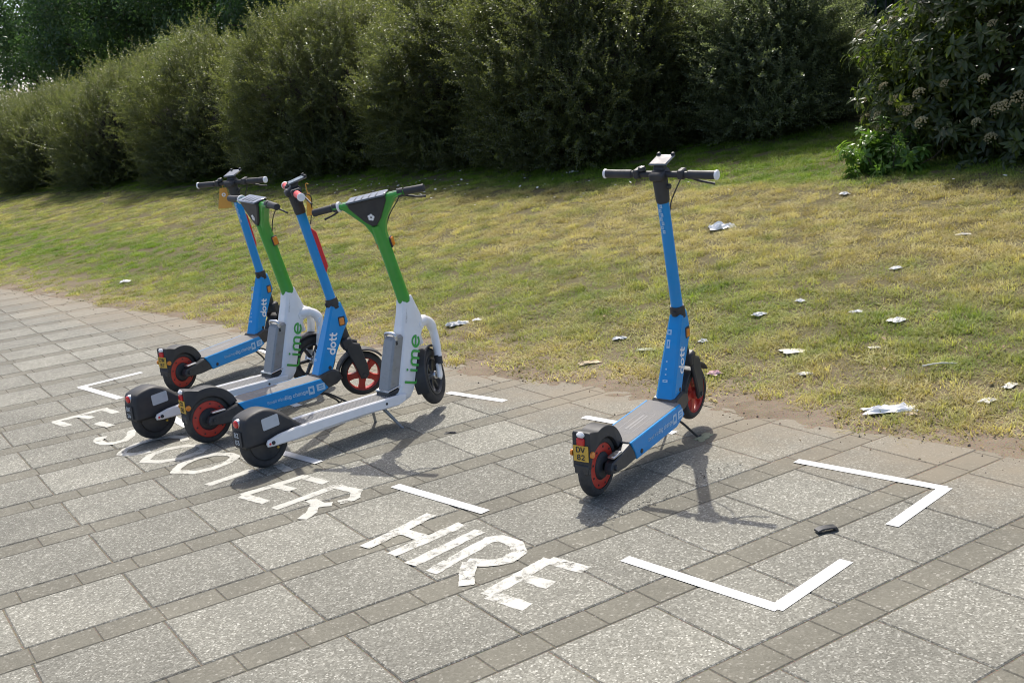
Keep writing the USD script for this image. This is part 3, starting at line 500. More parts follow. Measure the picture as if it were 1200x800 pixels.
def lime(q, plate, label):
    Lw, th, off, H, hb, hj = 1.0931, .2267, -.0061, 1.037, .3163, .4757
    t = thing('green_and_white_scooter', label, 'electric scooter', 'parked hire scooters', pose(q)); ax = Axis(Lw, th, off, q[5]); S = ax.st
    w = group_part('rear_wheel', t); c = (0, 0, R)
    part('tyre', lathe(tyre_prof(R-.002, .058, .088), c, 56), M_rubber, w, 50)
    part('rim', lathe([(.090, .022), (.05, .030), (.02, .032), (.02, -.032), (.05, -.030), (.090, -.022)], c, 40), M_dark, w, 35)
    part('valve', cyl((.05, -.034, R-.045), (0, 1, 0), .006, .01), M_plate, w)
    for sg in (-1, 1):
        part('side_rail', prism([(-.030, R-.012), (-.034, R+.003), (-.024, R+.018), (.04, R+.030), (.13, R+.033), (.30, .158), (.55, .142), (.80, .124), (.845, .118), (.83, .082), (.78, .070), (.55, .092), (.30, .104), (.10, .108), (0, R-.018)], *sorted((sg*.066, sg*.086)), .006), M_frame, t, 35)
        part('axle_bolt', cyl((-.002, sg*.087, R+.002), (0, 1, 0), .010, .010, 6, .002), M_black, t)
        part('axle_mark', cyl((-.020, sg*.0865, R+.001), (0, 1, 0), .006, .003, 10, .001), M_redplast, t)
        part('rail_plug', cyl((.70, sg*.0865, .105), (0, 1, 0), .007, .004, 12, .001), M_black, t)
        part('guard_sticker', place(flat(shapely.box(-.040, -.022, .040, .022).buffer(.007), .0008), V(.018, sg*.0605, .228), (1, 0, .03) if sg < 0 else (-1, 0, -.03), (-.03, 0, 1)), M_sticker, t, False)
    dk = lambda x: .160+(.121-.160)*(x-.15)/(.66)
    part('deck', prism([(.12, .098), (.80, .072), (.80, .118), (.12, .156)], -.066, .066, .003), M_frame, t, 30)
    part('deck_mat', prism([(.13, dk(.13)-.006), (.79, dk(.79)-.006), (.79, dk(.79)), (.13, dk(.13))], -.064, .064, .0015), M_checker, t, 30)
    studs = []
    for i in range(38):
        for k in range(8):
            x, y = .21+i*.0152, -.053+k*.0152; m = rbox(-.0045, .0045, -.0025, .0025, -.001, .0018, .0008); m.apply_transform(trimesh.transformations.rotation_matrix(.78 if (i+k) % 2 else -.78, [0, 0, 1])); m.apply_translation([x, y, dk(x)]); studs.append(m)
    part('mat_studs', cat_(studs), M_checker2, t, False)
    gu = [(.22, .140), (.16, .190), (.105, .245), (.05, .283), (-.005, .300), (-.06, .296), (-.10, .285), (-.118, .270), (-.128, .225), (-.132, .150), (-.126, .135), (-.05, .132), (0, .128), (.06, .138), (.14, .142)]
    part('rear_mudguard', prism([tuple(x) for x in spline(gu[:10], 3)]+gu[10:], -.060, .060, .016), M_black, t, 50)
    part('tail_light', cat_([cyl((-.126, 0, .257), (1, 0, .05), .019, .020, 24, .007)]), M_redlens, t)
    part('light_ring', cat_([cyl((-.117, 0, .257), (1, 0, .05), .023, .020, 24, .004)]), M_silver, t)
    part('number_plate', prism([(-.140, .150), (-.134, .150), (-.130, .222), (-.136, .222)], -.034, .034, .001), M_black, t, False)
    for s_, zz in zip(plate, (.205, .170)): text(t, 'plate_letters', s_, .022, V(-.1405+(zz-.15)*.055, 0, zz), (0, -1, 0), (.05, 0, 1), M_sticker, True)
    col = [(.775, .072), (.845, .066), (.895, .078), (.928, .115), (.955, .19), (.995, .29), (1.045, .385), (1.078, .432), (1.070, .490), (1.045, .56), (1.028, .606), (.962, .590), (.945, .52), (.905, .40), (.862, .265), (.828, .155), (.800, .120)]
    part('column', prism(col, -.056, .056, .016, lambda x, z: 1.15-.55*sstep(.15, .60, z)), M_frame, t, 40)
    bt = [(.752, .138), (.832, .150), (.874, .270), (.920, .405), (.905, .420), (.862, .418), (.842, .395), (.790, .25)]
    part('battery', prism(bt, -.046, .046, .010), M_grey, t, 30)
    part('battery_grip', cat_([rbox(.852, .872, -.047, .047, .372, .398, .004), rbox(.872, .905, -.036, .036, .36, .39, .006)]), M_black, t)
    part('battery_handle', tube(spline([(.866, -.040, .400), (.862, -.036, .430), (.862, 0, .436), (.862, .036, .430), (.866, .040, .400)], 6), .009, 12), M_silver, t)
    part('battery_base', cat_([prism([(.742, .118), (.835, .122), (.838, .150), (.748, .146)], -.052, .052, .006)]), M_dark, t, 30)
    part('battery_strap', prism([(.746, .146), (.840, .157), (.842, .163), (.748, .153)], -.0535, .0535, .002), M_silver, t)
    ll, lw = letters_lime(); sc = .262/lw
    for sg in (-1, 1):
        o = V(.966, sg*.058, .275); xd = V(.33, 0, .944); yd = V(-.944, 0, .33)*(1 if sg < 0 else -1)
        m = place(flat(shapely.affinity.scale(ll, sc, sc*.82, origin=(0, 0)), .001), o+V(.012, 0, -.012)*(1 if sg < 0 else -2.6), xd, yd)
        z = m.vertices[:, 2]; ysc = 1.15-.55*np.array([sstep(.15, .60, k) for k in z]); m.vertices[:, 1] = sg*(.056*ysc+.0006)+(m.vertices[:, 1]-sg*.058)
        part('lettering', m, M_greentxt, t, False)
        tm = meshkit.text_mesh('SCAN TO RIDE', .010, .0007, False); tm.apply_translation([-tm.bounds[:, 0].mean(), 0, 0])
        m = place(tm, V(.972, sg*.04, .515), xd, yd); z = m.vertices[:, 2]; m.vertices[:, 1] = sg*(.056*(1.15-.55*np.array([sstep(.15, .60, k) for k in z]))+.0006)
        part('small_print', m, M_grey, t, False)
        f = V(.755, sg*.11, 0); f[2] = drop(q, f)+.003; h0 = V(.695, sg*.045, .085)
        part('stand_leg', tube([h0, h0*.7+f*.3, f*.92+h0*.08, f, f+V(.008, sg*.003, 0)], [.010, .009, .0075, .008, .006], 10), M_grey, t)
    part('stand_hinge', cyl((.695, 0, .083), (0, 1, 0), .012, .11), M_dark, t)
    # steering
    fw = group_part('front_wheel', t); cw = V(Lw, 0, R)
    part('tyre', S(lathe(tyre_prof(.157, .058, .104), cw, 60)), M_rubber, fw, 50)
    part('rim', S(lathe([(.106, .023), (.098, .026), (.090, .018), (.090, -.018), (.098, -.026), (.106, -.023)], cw, 44)), M_dark, fw, 35)
    for k in range(6):
        sp = prism([(.018, -.010), (.092, -.008), (.092, .008), (.018, .010)], -.010, .010, .002); sp.apply_transform(trimesh.transformations.rotation_matrix(2*np.pi*k/6, [0, 1, 0])); sp.apply_translation(cw); part('spoke', S(sp), M_dark, fw, 30)
    part('hub', S(lathe([(.026, .024), (.02, .034), (.006, .04), (.006, -.04), (.02, -.034), (.026, -.024)], cw, 28)), M_silver, fw, 35)
    gd = [(Lw+r*math.cos(math.radians(a)), R+r*math.sin(math.radians(a))) for r, a in [(.170, a) for a in np.linspace(62, 200, 18)]+[(.1615, a) for a in np.linspace(200, 62, 18)]]
    part('front_mudguard', S(prism(gd, -.037, .037, .003)), M_black, t, 40)
    for sg in (-1, 1):
        yy_ = sg*.054
        part('fork_leg', S(tube(spline([(1.045, sg*.022, .440), (1.095, sg*.040, .442), (1.140, yy_, .408), (1.146, yy_*1.08, .33), (1.122, yy_*1.10, .225)], 7), [.031]*8+[.027]*9+[.023]*9+[.021]*3, 16)), M_frame, t, 60)
        part('fork_clamp', S(tube([V(1.123, yy_*1.06, .232), V(1.112, yy_*1.08, .185)], .0215, 16)), M_black, t)
        part('axle_cover', S(prism([(Lw-.026, R-.012), (Lw+.0, R-.03), (Lw+.026, R-.012), (Lw+.040, R+.052), (Lw-.002, R+.062)], *sorted((sg*.043, sg*.062)), .006)), M_white, t, 30)
    part('fork_yoke', S(cat_([tube([ax.p(.20), ax.p(.36)], .022, 16), ax.frame(rbox(-.02, .05, -.05, .05, .275, .33, .012))])), M_frame, t)
    part('stem', S(ax.frame((lambda m: (m.vertices.__imul__(np.array([1.08, .92, 1.0])), m)[1])(tube([(0, 0, h) for h in (hj-.02, hj+.05, .70, .82, .90)], [.0375, .036, .0345, .036, .036], 28)))), M_green, t)
    yp = [(-.034, .80), (-.036, .855), (-.060, .915), (-.118, .985), (-.150, 1.020), (-.205, H-.012), (-.205, H+.012), (-.135, H+.012), (.135, H+.012), (.205, H+.012), (.205, H-.012), (.150, 1.020), (.118, .985), (.060, .915), (.036, .855), (.034, .80)]
    ypr = prism([(a, b) for a, b in yp], -.026, .026, .010); v = ypr.vertices; ypr.vertices = np.c_[v[:, 1], v[:, 0], v[:, 2]]; ypr.invert()
    part('head', S(ax.frame(ypr)), M_green, t, 40)
    dp = prism([(-.012, .905), (.012, .905), (.045, .937), (.104, 1.022), (.108, H+.012), (-.108, H+.012), (-.104, 1.022), (-.045, .937)], -.040, .034, .006); v = dp.vertices; dp.vertices = np.c_[v[:, 1], v[:, 0], v[:, 2]]; dp.invert()
    part('display_housing', S(ax.frame(dp)), M_black, t, 30)
    scr = rbox(-.046, .042, -.110, .110, -.006, .006, .005); scr.apply_transform(trimesh.transformations.rotation_matrix(-.04, [0, 1, 0])); scr.apply_translation([-.005, 0, H+.017]); part('display', S(ax.frame(scr)), M_screen, t)
    part('display_ribs', S(ax.frame(cat_([rbox(-.04, .036, y-.001, y+.001, H+.0215, H+.0245, .0005) for y in (-.06, -.02, .02, .06)]))), M_dark, t)
    logo = unary_union([Point(.011*math.cos(a), .011*math.sin(a)).buffer(.0078) for a in np.arange(5)*2*np.pi/5]).difference(Point(0, 0).buffer(.005)); part('logo', S(ax.frame(place(flat(logo, .001), V(-.0405, 0, .955), (0, -1, 0), (0, 0, 1)))), M_white, t, False)
    for sg in (-1, 1):
        part('handlebar', S(ax.frame(tube(spline([(0, sg*.12, H), (-.004, sg*.2, H+.002), (-.012, sg*(hb-.01), H)], 5), .013, 14))), M_dark, t)
        part('grip', S(ax.frame(tube([(-.004, sg*.205, H+.002), (-.004, sg*.209, H+.002), (-.009, sg*.27, H+.001), (-.0115, sg*(hb-.004), H), (-.012, sg*hb, H)], [.016, .0195, .0188, .0195, .016], 18))), M_black, t)
        part('brake_lever', S(lever(ax, .165, .290, H, sg, .034)), M_black, t)
        part('control_clamp', S(ax.frame(cyl((-.002, sg*.185, H), (0, 1, 0), .023, .030))), M_black, t)
        part('reflector', S(ax.frame(rbox(.008, .036, *sorted((sg*.034, sg*.048)), .765, .812, .004))), M_amber, t)
        part('reflector_mount', S(ax.frame(rbox(.004, .040, *sorted((sg*.028, sg*.041)), .760, .817, .004))), M_black, t)
    for sg in (-1, 1): part('brake_cable', S(ax.frame(tube(spline([(.02, sg*.17, H-.012), (.055, sg*.13, H-.05), (.045, sg*.06, H-.12), (.034, sg*.012, H-.2)], 7), .003, 6))), M_black, t)
    part('bell', S(ax.frame(cyl((-.002, .166, H), (0, 1, 0), .0265, .014))), M_white, t)
    return t, ax

q_right = (1.7648, -.2934, .3998, .0507, .0378, -.0206); q_mid = (.8367, 1.815, .103, .033, -.0119, -.3648); q_far = (1.0825, 3.07, .4459, .0474, .0143, .1462)
q_near = (.8959, 1.1805, .212, .0539, -.0192, .5164); q_back = (.6492, 2.1458, .2532, .0456, .006, -.1957)
dott(q_right, ('DV', '82'), 'blue scooter standing alone on the right, yellow plate DV 82')
_, ax_mid = dott(q_mid, ('CX', '30'), 'blue scooter with red handlebar grips, between two green and white ones', M_redgrip, M_white, True)
_, ax_far = dott(q_far, ('CW', '87'), 'blue scooter farthest back in the group of four, black grips', M_black, M_white, True)
lime(q_near, ('BZ', '03'), 'green and white scooter nearest the camera in the group of four')
lime(q_back, ('BK', '14'), 'green and white scooter standing behind the red-gripped blue one')
def hang_tag(q, ax, y, f, label, turn, length=.135, ring=True):
    c = (pose(q)@np.r_[ax.M@(ax.p(1.1118, f, y)-ax.P0)+ax.P0, 1])[:3]; t = thing('hanging_tag', label, 'tag', None, T(c[0], c[1], c[2], turn))
    part('strap', tube(spline([(0, -.008, .018), (0, 0, .021), (0, .008, .018), (0, .004, -.02), (0, 0, -.035)], 5), .003, 6), M_tag, t)
    part('card', prism([(-.022, -.03), (.022, -.03), (.048, -.03-length), (-.048, -.03-length)], -.0012, .0012, .0005), M_tag, t, False)
    if ring: part('card_badge', place(flat(Point(0, 0).buffer(.013).difference(Point(0, 0).buffer(.006)), .0006), V(0, -.0013, -.075), (1, 0, 0), (0, 0, 1)), M_white, t, False)
hang_tag(q_far, ax_far, .075, .0, 'orange tag with a white ring hanging from the farthest scooter', -.5)
hang_tag(q_mid, ax_mid, -.04, .075, 'orange tag seen edge-on under the red-gripped handlebar', .78, .12, False)

# ------------------------------------------------------------------ instanced foliage
def instancer(path, protos, mats, idx, pos, quat, scl):
    pi = UsdGeom.PointInstancer.Define(stage, path); rel = pi.CreatePrototypesRel()
    for k, (nm, m) in enumerate(protos):
        pm = usdkit.mesh(stage, f'{path}/{nm}' + (f'_{k:03d}' if k else ''), m, mats[k] if isinstance(mats, (list, tuple)) else mats, smooth=False); rel.AddTarget(pm.GetPath())
    pi.CreateProtoIndicesAttr(Vt.IntArray.FromNumpy(np.asarray(idx, np.int32))); pi.CreatePositionsAttr(Vt.Vec3fArray.FromNumpy(np.asarray(pos, np.float32)))
    pi.CreateOrientationsAttr(Vt.QuathArray([Gf.Quath(float(a), float(b), float(c), float(d)) for a, b, c, d in quat])); pi.CreateScalesAttr(Vt.Vec3fArray.FromNumpy(np.repeat(np.asarray(scl, np.float32)[:, None], 3, 1)))
    return pi.GetPrim()
def quat_to(dirs, spin):
    """Rotation that takes +z to dirs, then spins about it."""
    d = dirs/np.linalg.norm(dirs, axis=1, keepdims=True); w = 1+d[:, 2]; w = np.maximum(w, 1e-4); q = np.c_[w, -d[:, 1], d[:, 0], np.zeros(len(d))]; q /= np.linalg.norm(q, axis=1, keepdims=True)
    s = np.c_[np.cos(spin/2), 0*spin, 0*spin, np.sin(spin/2)]; a, b = q, s
    return np.c_[a[:, 0]*b[:, 0]-(a[:, 1:]*b[:, 1:]).sum(1), a[:, :1]*b[:, 1:]+b[:, :1]*a[:, 1:]+np.cross(a[:, 1:], b[:, 1:])]
def leaf_blade(base, d, up, Ln, Wd, fold=.25, droop=.0, seg=1):
    d = d/np.linalg.norm(d); s = np.cross(d, up); s /= np.linalg.norm(s)+1e-9; n = np.cross(s, d)
    if seg == 1:
        m = base+d*Ln*.5-n*droop*Ln*.2; return [base, m+s*Wd/2+n*fold*Wd/2, base+d*Ln-n*droop*Ln, m-s*Wd/2+n*fold*Wd/2], [(0, 1, 2), (0, 2, 3)]
    pr = [(0, .0), (.22, .8), (.5, 1.0), (.78, .66), (1, 0)]; v, f = [base], []
    for u, wv in pr[1:-1]:
        c = base+d*Ln*u-n*droop*Ln*u*u; v += [c+s*Wd/2*wv+n*fold*Wd/2*wv, c, c-s*Wd/2*wv+n*fold*Wd/2*wv]
    v.append(base+d*Ln-n*droop*Ln); f += [(0, 2, 1), (0, 3, 2)]
    for k in range(2): a = 1+3*k; f += [(a, a+1, a+4), (a, a+4, a+3), (a+1, a+2, a+5), (a+1, a+5, a+4)]
    f += [(7, 8, 10), (8, 9, 10)]; return v, f
def gather(items):
    v, f, n = [], [], 0
    for a, b in items: v += list(a); f += [tuple(i+n for i in t) for t in b]; n += len(a)
    return trimesh.Trimesh(np.array(v), np.array(f), process=False)
def sprig(seed, Ln=.36, leaves=30, ll=.034, lw=.013, bend=.25, side=2, spread=1.0):
    r = np.random.default_rng(seed); b = r.uniform(0, 6.28); items = []
    def curve(u): return V(math.cos(b)*bend*u*u*Ln, math.sin(b)*bend*u*u*Ln, u*Ln)
    st = tube([curve(u) for u in (0, .5, 1)], [.003, .0022, .001], 3, False); items.append((st.vertices, st.faces))
    def rows(c, u0, n_, sc):
        for k in range(n_):
            u = u0+(1-u0)*k/n_; p = c(u); t_ = c(min(u+.05, 1.05))-c(u-.05); t_ /= np.linalg.norm(t_); a = k*2.4+r.uniform(-.4, .4); e = np.cross(t_, V(math.cos(a), math.sin(a), .2)); e /= np.linalg.norm(e)
            items.append(leaf_blade(p, e*spread+t_*r.uniform(.35, .9), t_+V(*r.normal(size=3))*.35, ll*sc*r.uniform(.7, 1.2)*(1.1-.45*u), lw*sc*r.uniform(.8, 1.2)))
    rows(curve, .08, leaves, 1)
    for s_ in range(side):
        u0 = r.uniform(.15, .55); a = r.uniform(0, 6.28); p0 = curve(u0); dd = V(math.cos(a)*.75, math.sin(a)*.75, .75)*Ln*r.uniform(.3, .5); rows(lambda u, p0=p0, dd=dd: p0+dd*u, .1, leaves//3, .9)
    return gather(items)
def cluster(seed, rad=.3, n=36, ll=.085, lw=.05, seg=1, droop=.2):
    r = np.random.default_rng(seed); items = []
    for k in range(n):
        p = r.normal(size=3); p *= rad*r.uniform(.2, 1)/np.linalg.norm(p); d = r.normal(size=3)+p/rad*.8+V(0, 0, -.25); items.append(leaf_blade(p, d, V(*r.normal(size=3))*.6+V(0, 0, 1), ll*r.uniform(.6, 1.2), lw*r.uniform(.7, 1.2), droop=droop, seg=seg))
    return gather(items)
SPRIGS = [('sprig', sprig(s, .46 if s < 3 else .34, 34, .042, .017, .35)) for s in range(5)]
def bush_points(r, n, cx, cy_, rt, rn, H, lump, seed, inner=.0, boxy=3.2, z0=.0):
    """Points and outward directions on an uneven, roughly clipped bush standing on the bank: t and n half widths, height."""
    u = r.normal(size=(n*2, 3)); u[:, 2] = np.abs(u[:, 2])*1.0-.12; u /= np.linalg.norm(u, axis=1, keepdims=True); u = u[:n]
    k = (np.abs(u[:, 0])**boxy+np.abs(u[:, 1])**boxy+np.abs(np.clip(u[:, 2], 0, 1))**boxy)**(-1/boxy)
    nse = meshkit.fbm(u*2.3+seed*7.7, 3, seed)-.5; k = k*(1+lump*2*nse)*(1-inner*r.uniform(0, 1, n)**1.5)
    p = u*k[:, None]; under = .93+.07*sstep(.0, .4, p[:, 2]); loc = np.c_[p[:, 0]*rt*under, p[:, 1]*rn*under]; z = np.clip(p[:, 2]*.93+.07, 0.02, None)*H
    x = cx+ED[0]*loc[:, 0]+EN[0]*loc[:, 1]; y = cy_+ED[1]*loc[:, 0]+EN[1]*loc[:, 1]
    g = u*np.abs(p)**0.0; d = np.c_[ED[0]*u[:, 0]/rt+EN[0]*u[:, 1]/rn, ED[1]*u[:, 0]/rt+EN[1]*u[:, 1]/rn, np.clip(u[:, 2], -.1, 1)/H]; d /= np.linalg.norm(d, axis=1, keepdims=True)
    return np.c_[x, y, terrain(x, y)*0+terrain(cx, cy_)+z+z0], d
def stems(r, cx, cy_, rt, rn, H, n=16, rad=.02):
    z0 = float(terrain(cx, cy_)); out = []
    for k in range(n):
        a = r.uniform(0, 6.28); b = V(cx, cy_, z0-.05)+V(math.cos(a), math.sin(a), 0)*r.uniform(0, .25); s_ = r.uniform(-.75, .75, 2); e = V(cx+ED[0]*s_[0]*rt+EN[0]*s_[1]*rn, cy_+ED[1]*s_[0]*rt+EN[1]*s_[1]*rn, z0+H*r.uniform(.55, .85)); m = (b+e)/2+V(*r.normal(size=3))*.12
        out.append(tube(spline([b, m, e], 4), np.linspace(rad, rad*.25, 9), 6, False))
    return cat_(out)
def singles(pos, d, k):
    face = ((CAM-pos)/np.linalg.norm(CAM-pos, axis=1, keepdims=True)*d).sum(1); return np.argsort(-(face-.25*np.linalg.norm(CAM-pos, axis=1)))[:k]
def placed(m, p, q, s):
    m = m.copy(); M = trimesh.transformations.quaternion_matrix(q); M[:3, :3] *= s; M[:3, 3] = p; m.apply_transform(M); return m
def shrub(name, label, n0, t0, rt, rn, H, count, seed, m_leaf, protos=None, lump=.36, up=.55, jit=.6, boxy=2.15, scl=(.7, 1.25), group=None, stem_n=18, pieces=0, core=.76):
    r = np.random.default_rng(seed); cx, cy_ = nt(n0, t0); t = thing(name, label, 'shrub', group)
    pos, d = bush_points(r, count, cx, cy_, rt, rn, H, lump, seed, .5, boxy)
    pos2, d2 = bush_points(r, int(count*.5), cx, cy_, rt, rn, H, lump, seed, 0.04, boxy)
    low = int(count*.22); a_ = r.uniform(0, 6.28, low); rr_ = 1-.45*r.uniform(0, 1, low)**2; x_, y_ = np.cos(a_)*rr_*rt*.95, np.sin(a_)*rr_*rn*.95; px_, py_ = cx+ED[0]*x_+EN[0]*y_, cy_+ED[1]*x_+EN[1]*y_
    pos3 = np.c_[px_, py_, terrain(px_, py_)+r.uniform(.0, .38, low)*min(H/2, 1)]; d3 = np.c_[ED[0]*np.cos(a_)+EN[0]*np.sin(a_), ED[1]*np.cos(a_)+EN[1]*np.sin(a_), np.full(low, .1)]
    pos, d = np.vstack([pos, pos2, pos3]), np.vstack([d, d2, d3]); N = len(pos)
    pos = pos-d*(.26-.30*r.uniform(0, 1, N)[:, None]**3)
    dr = d+V(0, 0, 1)*up+r.normal(size=(N, 3))*jit*.6; protos = protos or SPRIGS
    part('stems', stems(r, cx, cy_, rt, rn, H, stem_n, .02 if H > 1 else .005), M_twig, t)
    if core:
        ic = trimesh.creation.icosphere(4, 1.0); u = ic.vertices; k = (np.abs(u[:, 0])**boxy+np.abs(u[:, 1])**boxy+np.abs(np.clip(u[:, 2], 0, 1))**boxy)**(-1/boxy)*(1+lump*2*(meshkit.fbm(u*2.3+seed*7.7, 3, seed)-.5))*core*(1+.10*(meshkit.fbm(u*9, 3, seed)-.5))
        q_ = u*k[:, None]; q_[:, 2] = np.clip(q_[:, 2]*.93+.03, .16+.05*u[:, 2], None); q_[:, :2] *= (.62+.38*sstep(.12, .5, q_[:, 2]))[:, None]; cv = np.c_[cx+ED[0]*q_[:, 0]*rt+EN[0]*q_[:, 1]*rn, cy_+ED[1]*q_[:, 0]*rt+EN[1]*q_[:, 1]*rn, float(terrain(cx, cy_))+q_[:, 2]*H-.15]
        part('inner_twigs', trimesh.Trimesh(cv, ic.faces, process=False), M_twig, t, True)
    ki, qs, sc_ = r.integers(0, len(protos), N), quat_to(dr, r.uniform(0, 6.28, N)), r.uniform(*scl, N); rest = np.ones(N, bool)
    if pieces:                                                             # large leaves: those nearest the viewer's side one by one
        for i in singles(pos, d, pieces): part(protos[0][0], placed(protos[ki[i]][1], pos[i], qs[i], sc_[i]), m_leaf, t, False); rest[i] = False
    data(instancer(P(t)+'/foliage', protos, m_leaf, ki[rest], pos[rest], qs[rest], sc_[rest]), None, None, None, 'stuff')
    return t, r
HG = 'evergreen shrubs in the row along the bank'
shrub('hedge_shrub', 'clipped evergreen shrub at the far left end of the row', 5.7, 25.6, 1.75, 1.7, 1.85, 2600, 11, M_hedge, group=HG)
shrub('hedge_shrub', 'clipped evergreen shrub, second from the left end of the row', 5.5, 22.4, 1.6, 1.7, 1.9, 2600, 12, M_hedge, group=HG)
shrub('hedge_shrub', 'clipped evergreen shrub, third from the left, above the paving corner mark', 5.8, 19.6, 1.65, 1.8, 2.12, 3000, 13, M_hedge, group=HG)
shrub('hedge_shrub', 'clipped evergreen shrub with a bright weed growing at its foot', 6.2, 16.5, 1.85, 1.9, 2.22, 3600, 14, M_hedge, group=HG)
shrub('hedge_shrub', 'large evergreen shrub directly behind the handlebars of the scooter group', 6.4, 13.2, 2.1, 1.9, 2.6, 5200, 15, M_hedge, group=HG)
shrub('hedge_shrub', 'large dark evergreen shrub right of the scooter group', 6.7, 10.2, 1.75, 1.8, 2.7, 5600, 16, M_hedge, group=HG)
shrub('hedge_shrub', 'tall spreading evergreen shrub behind the lone scooter, at mid picture', 6.5, 7.9, 1.75, 1.7, 2.75, 5400, 17, M_hedge, group=HG, lump=.3)
shrub('feathery_shrub', 'loose grey-green shrub with arching sprays, standing apart left of the flowering bush', 7.2, 5.65, .95, 1.05, 1.8, 4200, 21, M_hedge2, lump=.35, boxy=2.3, up=.75, jit=.8)
# flowering shrub with long drooping leaves at the right
def rosette(seed, n=9, ll=.105, lw=.036):
    r = np.random.default_rng(seed); st = tube([V(0, 0, -.15), V(0, 0, .02)], [.005, .004], 4, False); items = [(st.vertices, st.faces)]
    for k in range(n):
        a = k*2.4+r.uniform(-.3, .3); items.append(leaf_blade(V(0, 0, r.uniform(-.1, .01)), V(math.cos(a), math.sin(a), r.uniform(-.1, .6)), V(0, 0, 1), ll*r.uniform(.7, 1.1), lw*r.uniform(.8, 1.2), droop=r.uniform(.2, .75), seg=2))
    return gather(items)
ROS = [('rosette', rosette(s)) for s in (1, 2, 3)]
def flower_head(seed):
    r = np.random.default_rng(seed); out = []
    for k in range(46):
        a, b = r.uniform(0, 6.28), math.sqrt(r.uniform())*.055; s = trimesh.creation.icosphere(0, .0075); s.apply_translation([b*math.cos(a), b*math.sin(a), .03*(1-(b/.055)**2)+r.uniform(-.004, .004)]); out.append(s)
    return cat_(out)
vt, vr = shrub('flowering_shrub', 'dark large-leaved shrub with beige flower heads at the right edge', 6.35, 2.0, 1.9, 1.6, 2.35, 3200, 31, M_vib, protos=ROS, lump=.22, up=.35, boxy=2.6, scl=(.75, 1.2), pieces=290, core=.58)
vx, vy = nt(6.35, 2.0); fp, fd = bush_points(np.random.default_rng(32), 230, vx, vy, 1.9, 1.6, 2.35, .22, 31, .06, 2.6)
FH = [('flower_head', flower_head(1)), ('flower_head', flower_head(2))]; fq, fs = quat_to(fd+V(0, 0, .9), np.zeros(230)), np.random.default_rng(3).uniform(.7, 1.25, 230); fpos = fp-fd*.06; one = singles(fpos, fd, 60); rest_ = np.setdiff1d(np.arange(230), one)[::2]
for i in one: part('flower_head', placed(FH[i % 2][1], fpos[i], fq[i], fs[i]), M_flower, vt, False)
data(instancer(P(vt)+'/flower_heads', FH, M_flower, rest_ % 2, fpos[rest_], fq[rest_], fs[rest_]), None, None, None, 'stuff')
LAU = [('leafy_shoot', rosette(s, 11, .115, .042)) for s in (11, 12)]
shrub('laurel_seedling', 'low bright green glossy plant at the foot of the flowering shrub', 4.92, 3.1, .48, .36, .55, 150, 41, M_laurel, protos=LAU, lump=.6, up=.9, jit=1.2, boxy=2.0, scl=(.5, 1.0), stem_n=8, pieces=100, core=False)
shrub('pale_shrub', 'pale variegated shrub rising behind the hedge at upper left', 8.8, 22.6, 2.3, 1.0, 2.85, 2000, 42, M_pale, protos=[('leaf_clump', cluster(s, .2, 26, .075, .045)) for s in (1, 2)], lump=.35, up=.5, boxy=2.2)
def weed(name, label, px, py, n, seed):
    p = at_bank(px, py); r = np.random.default_rng(seed); t = thing(name, label, 'plant', None, T(p[0], p[1], p[2]))
    items = []
    for k in range(n): a = r.uniform(0, 6.28); items.append(leaf_blade(V(r.normal()*.06, r.normal()*.06, r.uniform(.05, .62)), V(math.cos(a), math.sin(a), .5), V(0, 0, 1), r.uniform(.06, .11), .03, seg=2, droop=.4))
    part('leaves', gather(items), M_laurel, t, False); part('stem', cat_([tube(spline([V(0, 0, -.02), V(.03*s, .02, .3), V(.05*s, .04, .62)], 4), .004, 5) for s in (-1, 0.4, 1)]), M_twig, t)
weed('weed', 'bright green weed growing out of the hedge foot at left', 217, 209, 46, 5)

# ------------------------------------------------------------------ trees and railing behind
CL = [('leaf_clump', cluster(s, .42, 46, .12, .08)) for s in range(4)]
def tree(label, n0, t0, H, rad, seed, base=.22, count=1500):
    r = np.random.default_rng(seed); cx, cy_ = nt(n0, t0); z0 = float(terrain(cx, cy_)); t = thing('tree', label, 'tree', 'trees behind the hedge')
    tops = []; top = V(cx+r.normal()*.4, cy_+r.normal()*.4, z0+H*.8); tr = spline([V(cx, cy_, z0-.2), V(cx+r.normal()*.15, cy_+r.normal()*.15, z0+H*.3), top], 6); out = [tube(tr, np.linspace(.17, .04, len(tr)), 9, False)]
    for k in range(11):
        b = tr[int((.2+.7*k/11)*len(tr))]; a = k*2.4+r.uniform(-.4, .4); e = b+V(math.cos(a)*rad*r.uniform(.55, .9), math.sin(a)*rad*r.uniform(.55, .9), H*r.uniform(.05, .22)); m = (b+e)/2+V(0, 0, .3); out.append(tube(spline([b, m, e], 4), np.linspace(.06, .015, 9), 6, False)); tops.append((e, m))
    part('trunk', cat_(out), M_bark, t)
    u = r.normal(size=(count, 3)); u /= np.linalg.norm(u, axis=1, keepdims=True); lump = 1+.6*(meshkit.fbm(u*2.0+seed*3.1, 3, seed)-.5); rr = r.uniform(.35, 1, count)**.6*lump
    pos = V(cx, cy_, z0+H*(base+1)/2)+u*rr[:, None]*V(rad, rad, H*(1-base)/2); g = meshkit.fbm(pos*.8, 3, seed+5); keep = g > .42; pos, u = pos[keep], u[keep]; N = len(pos)
    data(instancer(P(t)+'/crown', CL, M_tree, r.integers(0, 4, N), pos, quat_to(u+V(0, 0, .4), r.uniform(0, 6.28, N)), r.uniform(.7, 1.35, N)), None, None, None, 'stuff')
